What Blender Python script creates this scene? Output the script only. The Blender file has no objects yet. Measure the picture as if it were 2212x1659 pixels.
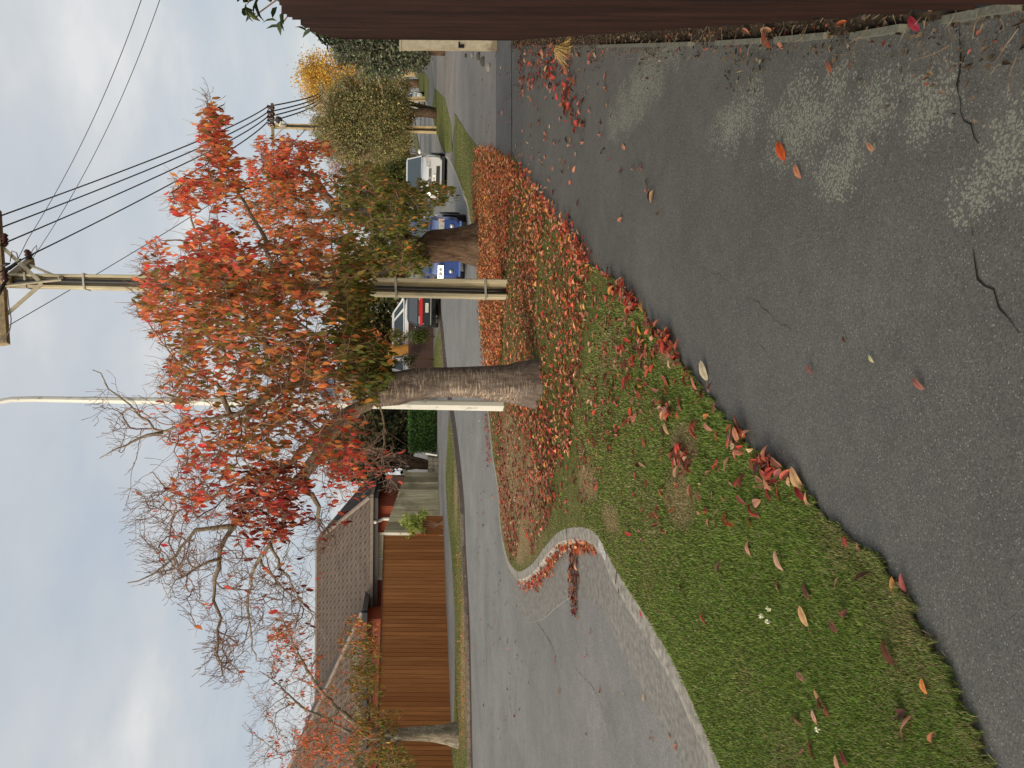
import bpy, math, random
import numpy as np
from mathutils import Vector, Matrix
RS = np.random.RandomState(7)
random.seed(7)
SC = bpy.context.scene
COL = SC.collection
# ------------------------------------------------------------------ camera
F = 1661.0; HX = 868.0; CY = 829.5; RHO = 0.007; EYE = 1.6
def ray(X, Y):
    a = CY - Y; b = X - HX
    return (a + RHO * b) / F, (b - RHO * a) / F
def G(X, Y, z=0.0):
    a, b = ray(X, Y); d = (EYE - z) / max(b, 1e-4)
    return Vector((a * d, d, z))
def D(X, Y, d):
    a, b = ray(X, Y)
    return Vector((a * d, d, EYE - b * d))
def proj(p):
    a = p[0] / p[1] * F; b = (EYE - p[2]) / p[1] * F
    return HX + b + RHO * a, CY - (a - RHO * b)
cam = bpy.data.cameras.new('camera'); co = bpy.data.objects.new('camera', cam); COL.objects.link(co)
co.matrix_world = Matrix(((RHO, 1, 0, 0), (0, 0, -1, 0), (-1, RHO, 0, EYE), (0, 0, 0, 1)))
cam.sensor_width = 36; cam.lens = F / 2212 * 36; cam.shift_x = 0.5 - HX / 2212
cam.clip_start = 0.05; cam.clip_end = 2000
SC.camera = co
SC.view_settings.view_transform = 'Standard'; SC.view_settings.look = 'None'
SC.view_settings.exposure = 0.3; SC.view_settings.gamma = 1.0
# ------------------------------------------------------------------ materials
def S(r, g, b):
    f = lambda c: (c / 255 / 12.92) if c / 255 <= 0.04045 else ((c / 255 + 0.055) / 1.055) ** 2.4
    return (f(r), f(g), f(b), 1)
class NT:
    def __init__(s, name):
        s.m = bpy.data.materials.new(name); s.m.use_nodes = True
        s.t = s.m.node_tree; s.t.nodes.clear()
        s.out = s.n('ShaderNodeOutputMaterial')
    def n(s, typ, **kw):
        nd = s.t.nodes.new(typ)
        for k, v in kw.items(): setattr(nd, k, v)
        return nd
    def l(s, a, b): s.t.links.new(a, b)
    def val(s, sock, v):
        if hasattr(v, 'is_output'): s.l(v, sock)
        else: sock.default_value = v
    def pos(s):
        return s.n('ShaderNodeNewGeometry').outputs['Position']
    def obj(s):
        return s.n('ShaderNodeTexCoord').outputs['Object']
    def noise(s, vec, scale, detail=4, rough=0.55, stretch=None, dim=None):
        if stretch:
            mp = s.n('ShaderNodeMapping'); mp.inputs['Scale'].default_value = stretch; s.l(vec, mp.inputs[0]); vec = mp.outputs[0]
        nd = s.n('ShaderNodeTexNoise'); s.l(vec, nd.inputs['Vector'])
        nd.inputs['Scale'].default_value = scale; nd.inputs['Detail'].default_value = detail; nd.inputs['Roughness'].default_value = rough
        return nd.outputs['Fac']
    def ramp(s, fac, a, b, ca=(0, 0, 0, 1), cb=(1, 1, 1, 1)):
        r = s.n('ShaderNodeValToRGB'); r.color_ramp.elements[0].position = a; r.color_ramp.elements[1].position = b
        r.color_ramp.elements[0].color = ca; r.color_ramp.elements[1].color = cb
        s.l(fac, r.inputs[0]); return r.outputs[0]
    def mix(s, fac, a, b, mode='MIX'):
        x = s.n('ShaderNodeMix'); x.data_type = 'RGBA'; x.blend_type = mode
        s.val(x.inputs[0], fac); s.val(x.inputs[6], a); s.val(x.inputs[7], b); return x.outputs[2]
    def math(s, op, a, b=0.0, c=None):
        x = s.n('ShaderNodeMath', operation=op); s.val(x.inputs[0], a); s.val(x.inputs[1], b)
        if c is not None: s.val(x.inputs[2], c)
        return x.outputs[0]
    def ellipse(s, P, cx, cy, rx, ry, soft=1.0):
        """soft mask around a world ground position"""
        mp = s.n('ShaderNodeMapping'); mp.inputs['Location'].default_value = (-cx / rx, -cy / ry, 0)
        mp.inputs['Scale'].default_value = (1 / rx, 1 / ry, 0); s.l(P, mp.inputs[0])
        ln = s.n('ShaderNodeVectorMath', operation='LENGTH'); s.l(mp.outputs[0], ln.inputs[0])
        return s.math('SUBTRACT', 1.0, ln.outputs['Value'])
    def bsdf(s, col, rough=0.6, metal=0.0, bump=None, bstr=0.3, bdist=0.01, spec=0.5, transl=0.0, **kw):
        p = s.n('ShaderNodeBsdfPrincipled'); s.val(p.inputs['Base Color'], col); s.val(p.inputs['Roughness'], rough)
        p.inputs['Metallic'].default_value = metal
        p.inputs['Specular IOR Level'].default_value = spec
        for k, v in kw.items(): p.inputs[k].default_value = v
        if bump is not None:
            b = s.n('ShaderNodeBump'); b.inputs['Strength'].default_value = bstr; b.inputs['Distance'].default_value = bdist
            s.l(bump, b.inputs['Height']); s.l(b.outputs[0], p.inputs['Normal'])
        o = p.outputs[0]
        if transl > 0:
            t = s.n('ShaderNodeBsdfTranslucent'); s.val(t.inputs['Color'], col)
            mx = s.n('ShaderNodeMixShader'); mx.inputs[0].default_value = transl; s.l(o, mx.inputs[1]); s.l(t.outputs[0], mx.inputs[2]); o = mx.outputs[0]
        s.l(o, s.out.inputs[0]); return s.m
def simple(name, col, rough=0.5, var=0.15, scale=6.0, metal=0.0, spec=0.5, stretch=None, dark=None, bstr=0.15, **kw):
    t = NT(name); f = t.noise(t.pos(), scale, 5, 0.6, stretch)
    c2 = tuple(dark) if dark else (col[0] * (1 - var * 2), col[1] * (1 - var * 2), col[2] * (1 - var * 2), 1)
    c1 = col if dark else (min(1, col[0] * (1 + var)), min(1, col[1] * (1 + var)), min(1, col[2] * (1 + var)), 1)
    c = t.mix(t.ramp(f, 0.3, 0.7), c2, c1)
    return t.bsdf(c, rough, metal, bump=f, bstr=bstr, spec=spec, **kw)
def attr_mat(name, transl=0.25, rough=0.55, spec=0.12):
    t = NT(name); a = t.n('ShaderNodeAttribute'); a.attribute_name = 'col'
    return t.bsdf(a.outputs['Color'], rough, transl=transl, spec=spec)
# ------------------------------------------------------------------ mesh helpers
class MB:
    def __init__(s): s.v = []; s.f = []; s.mi = []
    def add(s, vs, fs, mi=0):
        o = len(s.v); s.v += [tuple(v) for v in vs]; s.f += [tuple(i + o for i in f) for f in fs]; s.mi += [mi] * len(fs); return s
    def box(s, c, sz, M=None, mi=0):
        x, y, z = sz[0] / 2, sz[1] / 2, sz[2] / 2
        vs = [Vector((i * x, j * y, k * z)) for k in (-1, 1) for j in (-1, 1) for i in (-1, 1)]
        if M is not None: vs = [M @ v for v in vs]
        c = Vector(c); vs = [v + c for v in vs]
        return s.add(vs, [(0, 2, 3, 1), (4, 5, 7, 6), (0, 1, 5, 4), (1, 3, 7, 5), (3, 2, 6, 7), (2, 0, 4, 6)], mi)
    def beam(s, p, q, w, h, up=(0, 0, 1), mi=0):
        p = Vector(p); q = Vector(q); a = (q - p); L = a.length; a = a / L
        u = Vector(up); sd = a.cross(u)
        if sd.length < 1e-4: sd = a.cross(Vector((1, 0, 0)))
        sd.normalize(); u = sd.cross(a).normalized()
        M = Matrix((a, sd, u)).transposed()
        return s.box((p + q) / 2, (L, w, h), M, mi)
    def tube(s, pts, rad, n=8, cap=True, mi=0):
        pts = [Vector(p) for p in pts]; o = len(s.v); N = len(pts)
        if not hasattr(rad, '__len__'): rad = [rad] * N
        u = None
        for i in range(N):
            t = (pts[min(i + 1, N - 1)] - pts[max(i - 1, 0)])
            if t.length < 1e-9: t = Vector((0, 0, 1))
            t.normalize()
            if u is None:
                u = t.cross(Vector((0, 0, 1)));
                if u.length < 1e-3: u = t.cross(Vector((1, 0, 0)))
            u = (u - t * u.dot(t)).normalized(); w = t.cross(u)
            for k in range(n):
                an = 2 * math.pi * k / n
                s.v.append(tuple(pts[i] + (u * math.cos(an) + w * math.sin(an)) * rad[i]))
        for i in range(N - 1):
            for k in range(n):
                a = o + i * n + k; b = o + i * n + (k + 1) % n
                s.f.append((a, b, b + n, a + n)); s.mi.append(mi)
        if cap:
            s.f.append(tuple(o + k for k in reversed(range(n)))); s.f.append(tuple(o + (N - 1) * n + k for k in range(n))); s.mi += [mi, mi]
        return s
    def prism(s, poly, z0, z1, mi=0, top=True):
        n = len(poly); vs = [(p[0], p[1], z0) for p in poly] + [(p[0], p[1], z1) for p in poly]
        fs = [(i, (i + 1) % n, n + (i + 1) % n, n + i) for i in range(n)]
        if top: fs.append(tuple(range(n, 2 * n)))
        return s.add(vs, fs, mi)
    def strip(s, A, B, mi=0):
        n = len(A); return s.add(list(A) + list(B), [(i, i + 1, n + i + 1, n + i) for i in range(n - 1)], mi)
    def sphere(s, c, r, n=8, mi=0, sq=(1, 1, 1)):
        vs = []; fs = []; m = n // 2
        for i in range(m + 1):
            for k in range(n):
                th = math.pi * i / m; ph = 2 * math.pi * k / n
                vs.append((c[0] + r * sq[0] * math.sin(th) * math.cos(ph), c[1] + r * sq[1] * math.sin(th) * math.sin(ph), c[2] + r * sq[2] * math.cos(th)))
        for i in range(m):
            for k in range(n): fs.append((i * n + k, i * n + n + k, i * n + n + (k + 1) % n, i * n + (k + 1) % n))
        return s.add(vs, fs, mi)
    def build(s, name, mats, parent=None, smooth=False):
        me = bpy.data.meshes.new(name); me.from_pydata(s.v, [], s.f)
        if not isinstance(mats, (list, tuple)): mats = [mats]
        for m in mats: me.materials.append(m)
        if len(mats) > 1: me.polygons.foreach_set('material_index', s.mi)
        if smooth: me.polygons.foreach_set('use_smooth', [True] * len(me.polygons))
        me.validate(); me.update()
        return link(name, me, parent)
def link(name, me, parent=None):
    o = bpy.data.objects.new(name, me); COL.objects.link(o)
    if parent is not None:
        o.parent = parent
        if parent.get('_w'): o.matrix_parent_inverse = parent.matrix_basis.inverted()
    return o
def tag(o, label, cat, group=None):
    o['label'] = label; o['category'] = cat
    if group: o['group'] = group
    return o
def struct(o, kind='structure'):
    o['kind'] = kind; return o
def thing(name, loc, label, cat, group=None, rz=0.0, world=True):
    o = bpy.data.objects.new(name, None); COL.objects.link(o); o.location = loc; o.rotation_euler = (0, 0, rz)
    o.empty_display_size = 0.2
    if world: o['_w'] = 1
    return tag(o, label, cat, group)
def npmesh(name, V, Fl, mat, parent=None, C=None, smooth=False):
    """V (n,3) ; Fl list of face arrays (m,k) ; C (n,4)"""
    me = bpy.data.meshes.new(name); n = len(V)
    me.vertices.add(n); me.vertices.foreach_set('co', np.ascontiguousarray(V, dtype=np.float32).ravel())
    loops = np.concatenate([f.ravel() for f in Fl]); tot = np.concatenate([np.full(len(f), f.shape[1]) for f in Fl])
    st = np.concatenate([[0], np.cumsum(tot)[:-1]])
    me.loops.add(len(loops)); me.loops.foreach_set('vertex_index', loops.astype(np.int32))
    me.polygons.add(len(tot)); me.polygons.foreach_set('loop_start', st.astype(np.int32)); me.polygons.foreach_set('loop_total', tot.astype(np.int32))
    if C is not None:
        at = me.attributes.new('col', 'FLOAT_COLOR', 'POINT'); at.data.foreach_set('color', np.ascontiguousarray(C, dtype=np.float32).ravel())
    if smooth: me.polygons.foreach_set('use_smooth', np.ones(len(tot), dtype=bool))
    me.materials.append(mat); me.update(calc_edges=True); me.validate()
    return link(name, me, parent)
def unit(a):
    return a / np.maximum(np.linalg.norm(a, axis=-1, keepdims=True), 1e-9)
def leaf_arrays(P, A, N, L, W, C, curl=0.15, fold=0.3, simple_=False):
    n = len(P); A = unit(A); N = N - A * np.sum(A * N, 1, keepdims=True); N = unit(N); Sd = np.cross(A, N)
    L = L[:, None]; W = W[:, None]; cu = (curl if np.ndim(curl) else np.full(n, curl))[:, None] * L
    if simple_:
        b = P; t = P + A * L - N * cu; m = P + A * L * 0.45 + N * cu * 0.3
        l = m + Sd * W * 0.5 + N * W * fold; r = m - Sd * W * 0.5 + N * W * fold
        V = np.stack([b, l, t, r], 1).reshape(-1, 3); o = np.arange(n)[:, None] * 4
        return V, [o + np.array([[0, 2, 1]]), o + np.array([[0, 3, 2]])], np.repeat(C, 4, 0)
    b = P; m1 = P + A * L * 0.33 + N * cu * 0.35; m2 = P + A * L * 0.7 + N * cu * 0.1; t = P + A * L - N * cu
    up = N * W * fold
    l1 = P + A * L * 0.3 + Sd * W * 0.47 + up + N * cu * 0.3; l2 = P + A * L * 0.66 + Sd * W * 0.4 + up
    r1 = P + A * L * 0.3 - Sd * W * 0.47 + up + N * cu * 0.3; r2 = P + A * L * 0.66 - Sd * W * 0.4 + up
    V = np.stack([b, m1, m2, t, l1, l2, r1, r2], 1).reshape(-1, 3); o = np.arange(n)[:, None] * 8
    q = [o + np.array([[1, 2, 5, 4]]), o + np.array([[2, 1, 6, 7]])]
    tr = [o + np.array([f]) for f in ([0, 1, 4], [2, 3, 5], [1, 0, 6], [3, 2, 7])]
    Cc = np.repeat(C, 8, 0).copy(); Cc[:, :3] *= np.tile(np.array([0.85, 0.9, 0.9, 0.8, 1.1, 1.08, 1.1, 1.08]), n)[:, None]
    return V, q + tr, Cc
def fine_leaf(a, nn, l, w, c, cu, rs=RS, K=7):
    """one detailed leaf: petiole, pointed blade, midrib fold, curled and rippled"""
    a = np.array(a) / np.linalg.norm(a); nn = np.array(nn) - a * (a @ nn); nn /= np.linalg.norm(nn); sd = np.cross(a, nn)
    V = []; Cc = []; Fq = []; rip = rs.uniform(0, 6.28, 4); tw = rs.normal(0, .5); roll = rs.uniform(-.2, .9); bend = cu * rs.uniform(.8, 2.5)
    for i in range(K + 1):
        u = i / K; hw = w * .5 * (math.sin(math.pi * min(1, u * .93 + .035) ** .8) ** .75) * (1 if i < K else .02)
        s2 = sd * math.cos(tw * u) + nn * math.sin(tw * u); n2 = nn * math.cos(tw * u) - sd * math.sin(tw * u)
        mid = a * l * u + nn * l * bend * (.25 - (u - .5) ** 2 * 1.6)
        for j, k in enumerate((-1, -.5, 0, .5, 1)):
            r = roll * abs(k) ** 1.6 * hw * 1.1 + .08 * hw * math.sin(u * 9 + rip[j % 4] + 3 * k)
            V.append(mid + s2 * hw * k * (1 - .25 * roll * abs(k)) + n2 * r); sh = (1.12, 1.0, .68, .97, 1.05)[j] * (1 + .12 * math.sin(u * 14 + rip[j % 4]))
            Cc.append([min(1, c[0] * sh), min(1, c[1] * sh), min(1, c[2] * sh), 1])
    for i in range(K):
        for j in range(4): q = i * 5 + j; Fq.append([q, q + 1, q + 6, q + 5])
    o = len(V); pl = l * .28; sdw = sd * l * .012
    for p in (V[2] - sdw, V[2] + sdw, V[2] - a * pl + nn * pl * .3 + sdw, V[2] - a * pl + nn * pl * .3 - sdw): V.append(p); Cc.append([c[0] * .6, c[1] * .6, c[2] * .6, 1])
    Fq.append([o, o + 1, o + 2, o + 3]); V = np.array(V); V[:, 2] -= min(0, 0) + V[:, 2].min() * .6
    return V, [np.array(Fq)], np.array(Cc)
def palette(pal, n, jit=0.18, rs=RS):
    """pal list of (weight,(r,g,b))"""
    w = np.array([p[0] for p in pal], float); w /= w.sum()
    idx = rs.choice(len(pal), n, p=w); c = np.array([p[1][:3] for p in pal])[idx]
    c = c * np.exp(rs.normal(0, jit, (n, 1))) * np.exp(rs.normal(0, jit * 0.4, (n, 3)))
    return np.concatenate([np.clip(c, 0, 1), np.ones((n, 1))], 1)
def inpoly(x, y, poly):
    r = np.zeros(len(x), bool); n = len(poly); j = n - 1
    for i in range(n):
        xi, yi = poly[i]; xj, yj = poly[j]
        c = ((yi > y) != (yj > y)) & (x < (xj - xi) * (y - yi) / (yj - yi + 1e-12) + xi); r ^= c; j = i
    return r
def polysample(poly, n, rs=RS):
    p = np.array(poly); out = []
    tot = 0
    while tot < n:
        q = rs.uniform(p.min(0), p.max(0), (n * 2, 2)); q = q[inpoly(q[:, 0], q[:, 1], poly)]; out.append(q); tot += len(q)
        if len(q) == 0: break
    return np.concatenate(out)[:n]
def Gn(XY, z=0.0):
    a = CY - XY[:, 1]; b = XY[:, 0] - HX; A = (a + RHO * b) / F; B = (b - RHO * a) / F
    d = (EYE - z) / B; return np.stack([A * d, d, np.zeros(len(d)) + z], 1)
# ================================================================== SETTING
def catmull(P, step):
    P = [Vector(p) for p in P]; out = []
    for i in range(len(P) - 1):
        p0 = P[max(i - 1, 0)]; p1 = P[i]; p2 = P[i + 1]; p3 = P[min(i + 2, len(P) - 1)]
        n = max(1, min(40, int((p2 - p1).length / step)))
        for k in range(n):
            t = k / n
            out.append(0.5 * ((2 * p1) + (p2 - p0) * t + (2 * p0 - 5 * p1 + 4 * p2 - p3) * t * t + (3 * p1 - p0 - 3 * p2 + p3) * t ** 3))
    out.append(P[-1]); return out
# photo-traced ground outlines, unprojected onto the level ground
KPX = [(893,110),(897,140),(901,165),(905,193),(918,215),(930,240),(943,288),(957,325),(972,345),(990,385),(1002,418),(1010,436),(1018,485),(1027,540),(1031,604),(1035,665),(1038,715),
 (1047,784),(1053,866),(1058,908),(1065,981),(1075,1042),(1082,1135),(1096,1202),(1111,1228),(1125.5,1234),(1152,1216),(1178,1181),(1207.6,1149),(1243,1139),(1275,1143),
 (1295.5,1160),(1322,1213),(1360,1275),(1398,1333.5),(1442,1404),(1465.5,1445),(1492,1506),(1525,1580),(1562,1665),(1620,1790),(1700,1950)]
EDGE = [(982,244),(1009,286),(1031,315),(1062,328),(1110,338),(1130,378),(1175,440),(1200,470),(1240,520),(1265,570),(1335,610),(1385,675),(1445,742),(1510,835),(1560,895),(1620,965),(1690,1015),(1760,1085),(1830,1165),(1905,1213),(1960,1300),(2030,1420),(2085,1540),(2140,1655),(2200,1790),(2300,1990)]
KW = [G(x, y) for x, y in KPX]
KS = catmull(KW, 0.12)
kn = []
for i in range(len(KS)):
    t = KS[min(i + 1, len(KS) - 1)] - KS[max(i - 1, 0)]; t.z = 0; t.normalize(); kn.append(Vector((t.y, -t.x, 0)))
for _ in range(2):
    kn = [((kn[max(i-1,0)] + kn[i] * 2 + kn[min(i+1,len(kn)-1)])).normalized() for i in range(len(kn))]
low_p = G(1290, 1156); li = min(range(len(KS)), key=lambda i: (KS[i] - low_p).length)
def hf(i):
    return 1.0 if i < li - 4 else (0.0 if i > li + 3 else 1 - (i - li + 4) / 7)
ROADZ = -0.08
# materials
def asphalt(name, base, spots=None, grain=1.0, warm=0.0, speck=0.1):
    t = NT(name); P = t.pos()
    big = t.noise(P, 0.55, 5, 0.6); mid = t.noise(P, 7, 4, 0.65); fine = t.noise(P, 160 * grain, 3, 0.7); ag = t.n('ShaderNodeTexVoronoi'); ag.inputs['Scale'].default_value = 190 * grain; t.l(P, ag.inputs['Vector']); agw = t.n('ShaderNodeSeparateColor'); t.l(ag.outputs['Color'], agw.inputs[0]); stn = t.noise(P, 1.6, 6, .7, (1, .35, 1))
    c = t.mix(t.ramp(big, 0.3, 0.7), tuple(base[i] * 0.82 for i in range(3)) + (1,), tuple(base[i] * (1.16 + (0.08 if i == 0 else 0) * warm) for i in range(3)) + (1,))
    c = t.mix(t.ramp(mid, 0.35, 0.75), c, t.mix(1.0, c, (1.22, 1.2, 1.17, 1), 'MULTIPLY'))
    c = t.mix(t.ramp(fine, 0.36, 0.68), t.mix(1.0, c, (0.78, 0.78, 0.79, 1), 'MULTIPLY'), t.mix(1.0, c, (1.17, 1.16, 1.15, 1), 'MULTIPLY'))
    c = t.mix(t.ramp(agw.outputs[0], .1, .95), t.mix(1.0, c, (.8, .8, .81, 1), 'MULTIPLY'), t.mix(1.0, c, (1.24, 1.23, 1.2, 1), 'MULTIPLY')); c = t.mix(t.math('MULTIPLY', t.ramp(stn, .52, .72), .4), c, t.mix(1.0, c, (.62, .61, .6, 1), 'MULTIPLY'))
    v = t.n('ShaderNodeTexVoronoi'); v.inputs['Scale'].default_value = 150; t.l(P, v.inputs['Vector'])
    wn = t.n('ShaderNodeTexWhiteNoise'); t.l(v.outputs['Position'], wn.inputs['Vector'])
    sp = t.math('MULTIPLY', t.math('LESS_THAN', v.outputs['Distance'], t.math('MULTIPLY', wn.outputs['Value'], 0.40)), t.math('GREATER_THAN', wn.outputs['Value'], 1 - speck))
    c = t.mix(t.math('MULTIPLY', sp, 0.7), c, (0.30, 0.30, 0.27, 1))
    hgt = t.math('ADD', fine, t.math('MULTIPLY', mid, 0.5))
    if spots:
        m = None
        for (cx, cy, rx, ry) in spots:
            e = t.ellipse(P, cx, cy, rx, ry); m = e if m is None else t.math('MAXIMUM', m, e)
        br = t.noise(P, 4.5, 6, 0.72); d = t.math('ADD', t.math('MULTIPLY', m, 1.0), t.math('MULTIPLY', t.math('SUBTRACT', br, 0.53), 2.3)); d = t.math('MULTIPLY', d, t.ramp(m, -.0, .25))
        v2 = t.n('ShaderNodeTexVoronoi'); v2.inputs['Scale'].default_value = 105; v2.inputs['Randomness'].default_value = 1.0; jit = t.n('ShaderNodeVectorMath', operation='MULTIPLY_ADD'); t.l(t.n('ShaderNodeNewGeometry').outputs['Position'], jit.inputs[2]); nz = t.n('ShaderNodeTexNoise'); nz.inputs['Scale'].default_value = 120; t.l(P, nz.inputs['Vector']); t.l(nz.outputs['Color'], jit.inputs[0]); jit.inputs[1].default_value = (.012, .012, 0); t.l(jit.outputs[0], v2.inputs['Vector'])
        w2 = t.n('ShaderNodeTexWhiteNoise'); t.l(v2.outputs['Position'], w2.inputs['Vector'])
        on = t.math('MULTIPLY', t.math('LESS_THAN', w2.outputs['Value'], t.math('MULTIPLY', d, 1.25)), t.math('LESS_THAN', v2.outputs['Distance'], t.math('ADD', 0.28, t.math('MULTIPLY', fine, 0.5))))
        lic = t.mix(t.ramp(fine, 0.3, 0.7), (0.17, 0.175, 0.135, 1), (0.38, 0.38, 0.305, 1))
        c = t.mix(t.math('MULTIPLY', t.ramp(d, .0, 1.2), .18), c, (.24, .24, .19, 1)); c = t.mix(t.math('MULTIPLY', on, 0.78), c, lic)
    return t.bsdf(c, 0.85, bump=hgt, bstr=0.5, bdist=0.004, spec=0.25)
def spot(X, Y, rX, rY):
    p = G(X, Y); q = G(X + rX, Y); r = G(X, Y + rY)
    return (p.x, p.y, max(abs(r.x - p.x), 0.08) , max(abs(q.y - p.y), 0.08))
lich = [spot(1380, 195, 130, 95), spot(1740, 260, 150, 130), spot(1890, 230, 120, 120), spot(1820, 360, 90, 90), spot(2010, 225, 90, 120), spot(2200, 330, 160, 160), spot(2110, 420, 90, 100), spot(1590, 260, 90, 90)]
M_path = asphalt('path_asphalt', S(94, 94, 90), lich, 1.0, 0.1, 0.09)
M_road = asphalt('road_asphalt', S(124, 124, 120), None, 0.8, 0.4, 0.14)
M_dark = asphalt('new_asphalt', S(92, 91, 88), None, 1.0, 0.0, 0.03)
M_drive = asphalt('drive_asphalt', S(122, 118, 112), None, 1.0, 0.6, 0.1)
M_patch = asphalt('patched_asphalt', S(108, 108, 105), None, 1.1, 0.0, 0.05)
M_conc = simple('kerb_concrete', S(160, 154, 142), 0.9, 0.26, 16, spec=0.25, bstr=0.3)
M_chan = simple('channel_concrete', S(134, 130, 122), 0.9, 0.2, 22, spec=0.25, bstr=0.3)
M_gut = simple('gutter_litter', S(82, 70, 62), 0.95, 0.25, 30, spec=0.2)
M_crack = simple('crack_soil', S(46, 44, 39), 0.95, 0.2, 40, spec=0.1)
M_soil = simple('soil', S(70, 60, 48), 0.95, 0.25, 25, spec=0.1, bstr=0.6)
def turf(name, ell=()):
    t = NT(name); P = t.pos(); big = t.noise(P, 0.7, 4, 0.6); fine = t.noise(P, 30, 5, 0.7)
    c = t.mix(t.ramp(big, 0.35, 0.7), S(92, 102, 50), S(122, 120, 72))
    c = t.mix(t.ramp(fine, 0.35, 0.7), t.mix(1.0, c, (0.5, 0.5, 0.5, 1), 'MULTIPLY'), t.mix(1.0, c, (1.35, 1.3, 1.2, 1), 'MULTIPLY'))
    for (cx, cy, rx, ry) in ell:
        e = t.ellipse(P, cx, cy, rx, ry); nb = t.math('ADD', e, t.math('MULTIPLY', t.math('SUBTRACT', fine, 0.5), 1.6))
        c = t.mix(t.ramp(nb, 0.1, 0.6), c, t.mix(fine, S(112, 92, 64), S(176, 154, 112)))
    return t.bsdf(c, 0.95, bump=fine, bstr=0.8, bdist=0.03, spec=0.1)
STRAW = [spot(1098, 940, 26, 110), spot(1120, 1060, 85, 185), spot(1090, 1080, 30, 120), spot(1130, 1150, 26, 60), spot(1150, 1050, 22, 80), spot(1470, 1080, 45, 80), spot(1270, 1040, 30, 60), spot(1450, 760, 40, 40), spot(1120, 1190, 20, 40), spot(1320, 1120, 25, 40), spot(1480, 960, 40, 60)]
M_turf = turf('verge_turf', STRAW)
M_turf2 = turf('far_turf', [spot(1000, 1300, 12, 200), spot(998, 1560, 12, 200)])

# terrain, road, land
g = MB(); g.add([(-900, -300, -0.3), (900, -300, -0.3), (900, 1500, -0.3), (-900, 1500, -0.3)], [(0, 1, 2, 3)])
struct(g.build('ground', simple('far_ground', S(84, 84, 60), 0.95, 0.2, 0.3, spec=0.1)))
g = MB(); g.add([(-70, 1, ROADZ), (70, 1, ROADZ), (70, 220, ROADZ), (-70, 220, ROADZ)], [(0, 1, 2, 3)])
road_ = struct(g.build('road', M_road))
near_poly = [(p.x, p.y) for p in KS] + [(-6, -4), (14, -4), (70, 60), (70, 150)]
g = MB(); g.prism(near_poly, -0.25, 0.0); path = struct(g.build('footpath', M_path))
# concrete kerb and channel along the near verge
e0 = [p + Vector((0, 0, 0.004)) for p in KS]
e1 = [KS[i] + kn[i] * 0.105 + Vector((0, 0, 0.004)) for i in range(len(KS))]
e1b = [KS[i] + kn[i] * 0.13 + Vector((0, 0, -0.018)) for i in range(len(KS))]
e2 = [KS[i] + kn[i] * 0.185 + Vector((0, 0, -0.024 - 0.05 * hf(i))) for i in range(len(KS))]
apw = [0.34 if i < li - 60 else 0.34 + 0.12 * min(1, (i - li + 60) / 25) for i in range(len(KS))]
e3 = [KS[i] + kn[i] * (0.185 + apw[i]) + Vector((0, 0, ROADZ + 0.006)) for i in range(len(KS))]
e4 = [KS[i] + kn[i] * (0.2 + apw[i]) + Vector((0, 0, ROADZ - 0.03)) for i in range(len(KS))]
g = MB(); g.strip(e0, e1); g.strip(e1, e1b); g.strip(e1b, e2); struct(g.build('kerb', M_conc, smooth=False))
kb = [o for o in bpy.data.objects if o.name == 'kerb'][0]
for i in range(20, len(KS) - 2, 13):
    t_ = (KS[i + 1] - KS[i]).normalized() * .006; g = MB(); u2 = Vector((0, 0, .003))
    g.strip([e0[i] - t_ + u2, e1[i] - t_ + u2, e1b[i] - t_ + u2 + kn[i] * .003, e2[i] - t_ + u2 + kn[i] * .003], [e0[i] + t_ + u2, e1[i] + t_ + u2, e1b[i] + t_ + u2 + kn[i] * .003, e2[i] + t_ + u2 + kn[i] * .003]); g.build('kerb_joint', M_crack, kb)
for px in ((1299, 1170),):
    c_ = G(*px); ii = min(range(len(KS)), key=lambda i: (KS[i] - c_).length); w_ = 3 if px[0] < 1400 else 2; g = MB(); u2 = Vector((0, 0, .004))
    g.strip([e0[i] + u2 + kn[i] * random.uniform(.0, .03) for i in range(ii, ii + w_ + 0)], [e1[i] + u2 - kn[i] * random.uniform(0, .03) for i in range(ii, ii + w_ + 0)]); g.build('paint_mark', simple('worn_white_paint', S(194, 190, 180), .85, .25, 60), kb)
i0 = max(0, li - 75)
g = MB(); g.strip(e2[i0:], e3[i0:]); g.strip(e3[i0:], e4[i0:]); struct(g.build('channel', M_chan))
g = MB(); g.strip(e2[:i0 + 1], e3[:i0 + 1]); struct(g.build('gutter', M_road))
# drive across the path and the darker band of newer asphalt beside it
def sheet(name, px, z, mat, kind='structure'):
    g = MB(); P = [G(x, y) for x, y in px]; g.add([(p.x, p.y, z) for p in P], [tuple(range(len(P)))]); return struct(g.build(name, mat), kind)
sheet('driveway', [(1072, -260), (1072, 335), (1045, 325), (1031, 315), (1009, 286), (984, 244), (979, 300), (976, 330), (973, 345), (962, 332), (977, 327), (975, 269), (961, 212), (939, 190), (930, 120), (925, -60)], 0.004, M_drive)
sheet('asphalt_band', [(1105, -330), (1105.5, 120), (1106, 338), (1072, 332), (1072, 100), (1071, -260)], 0.008, M_dark)
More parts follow.
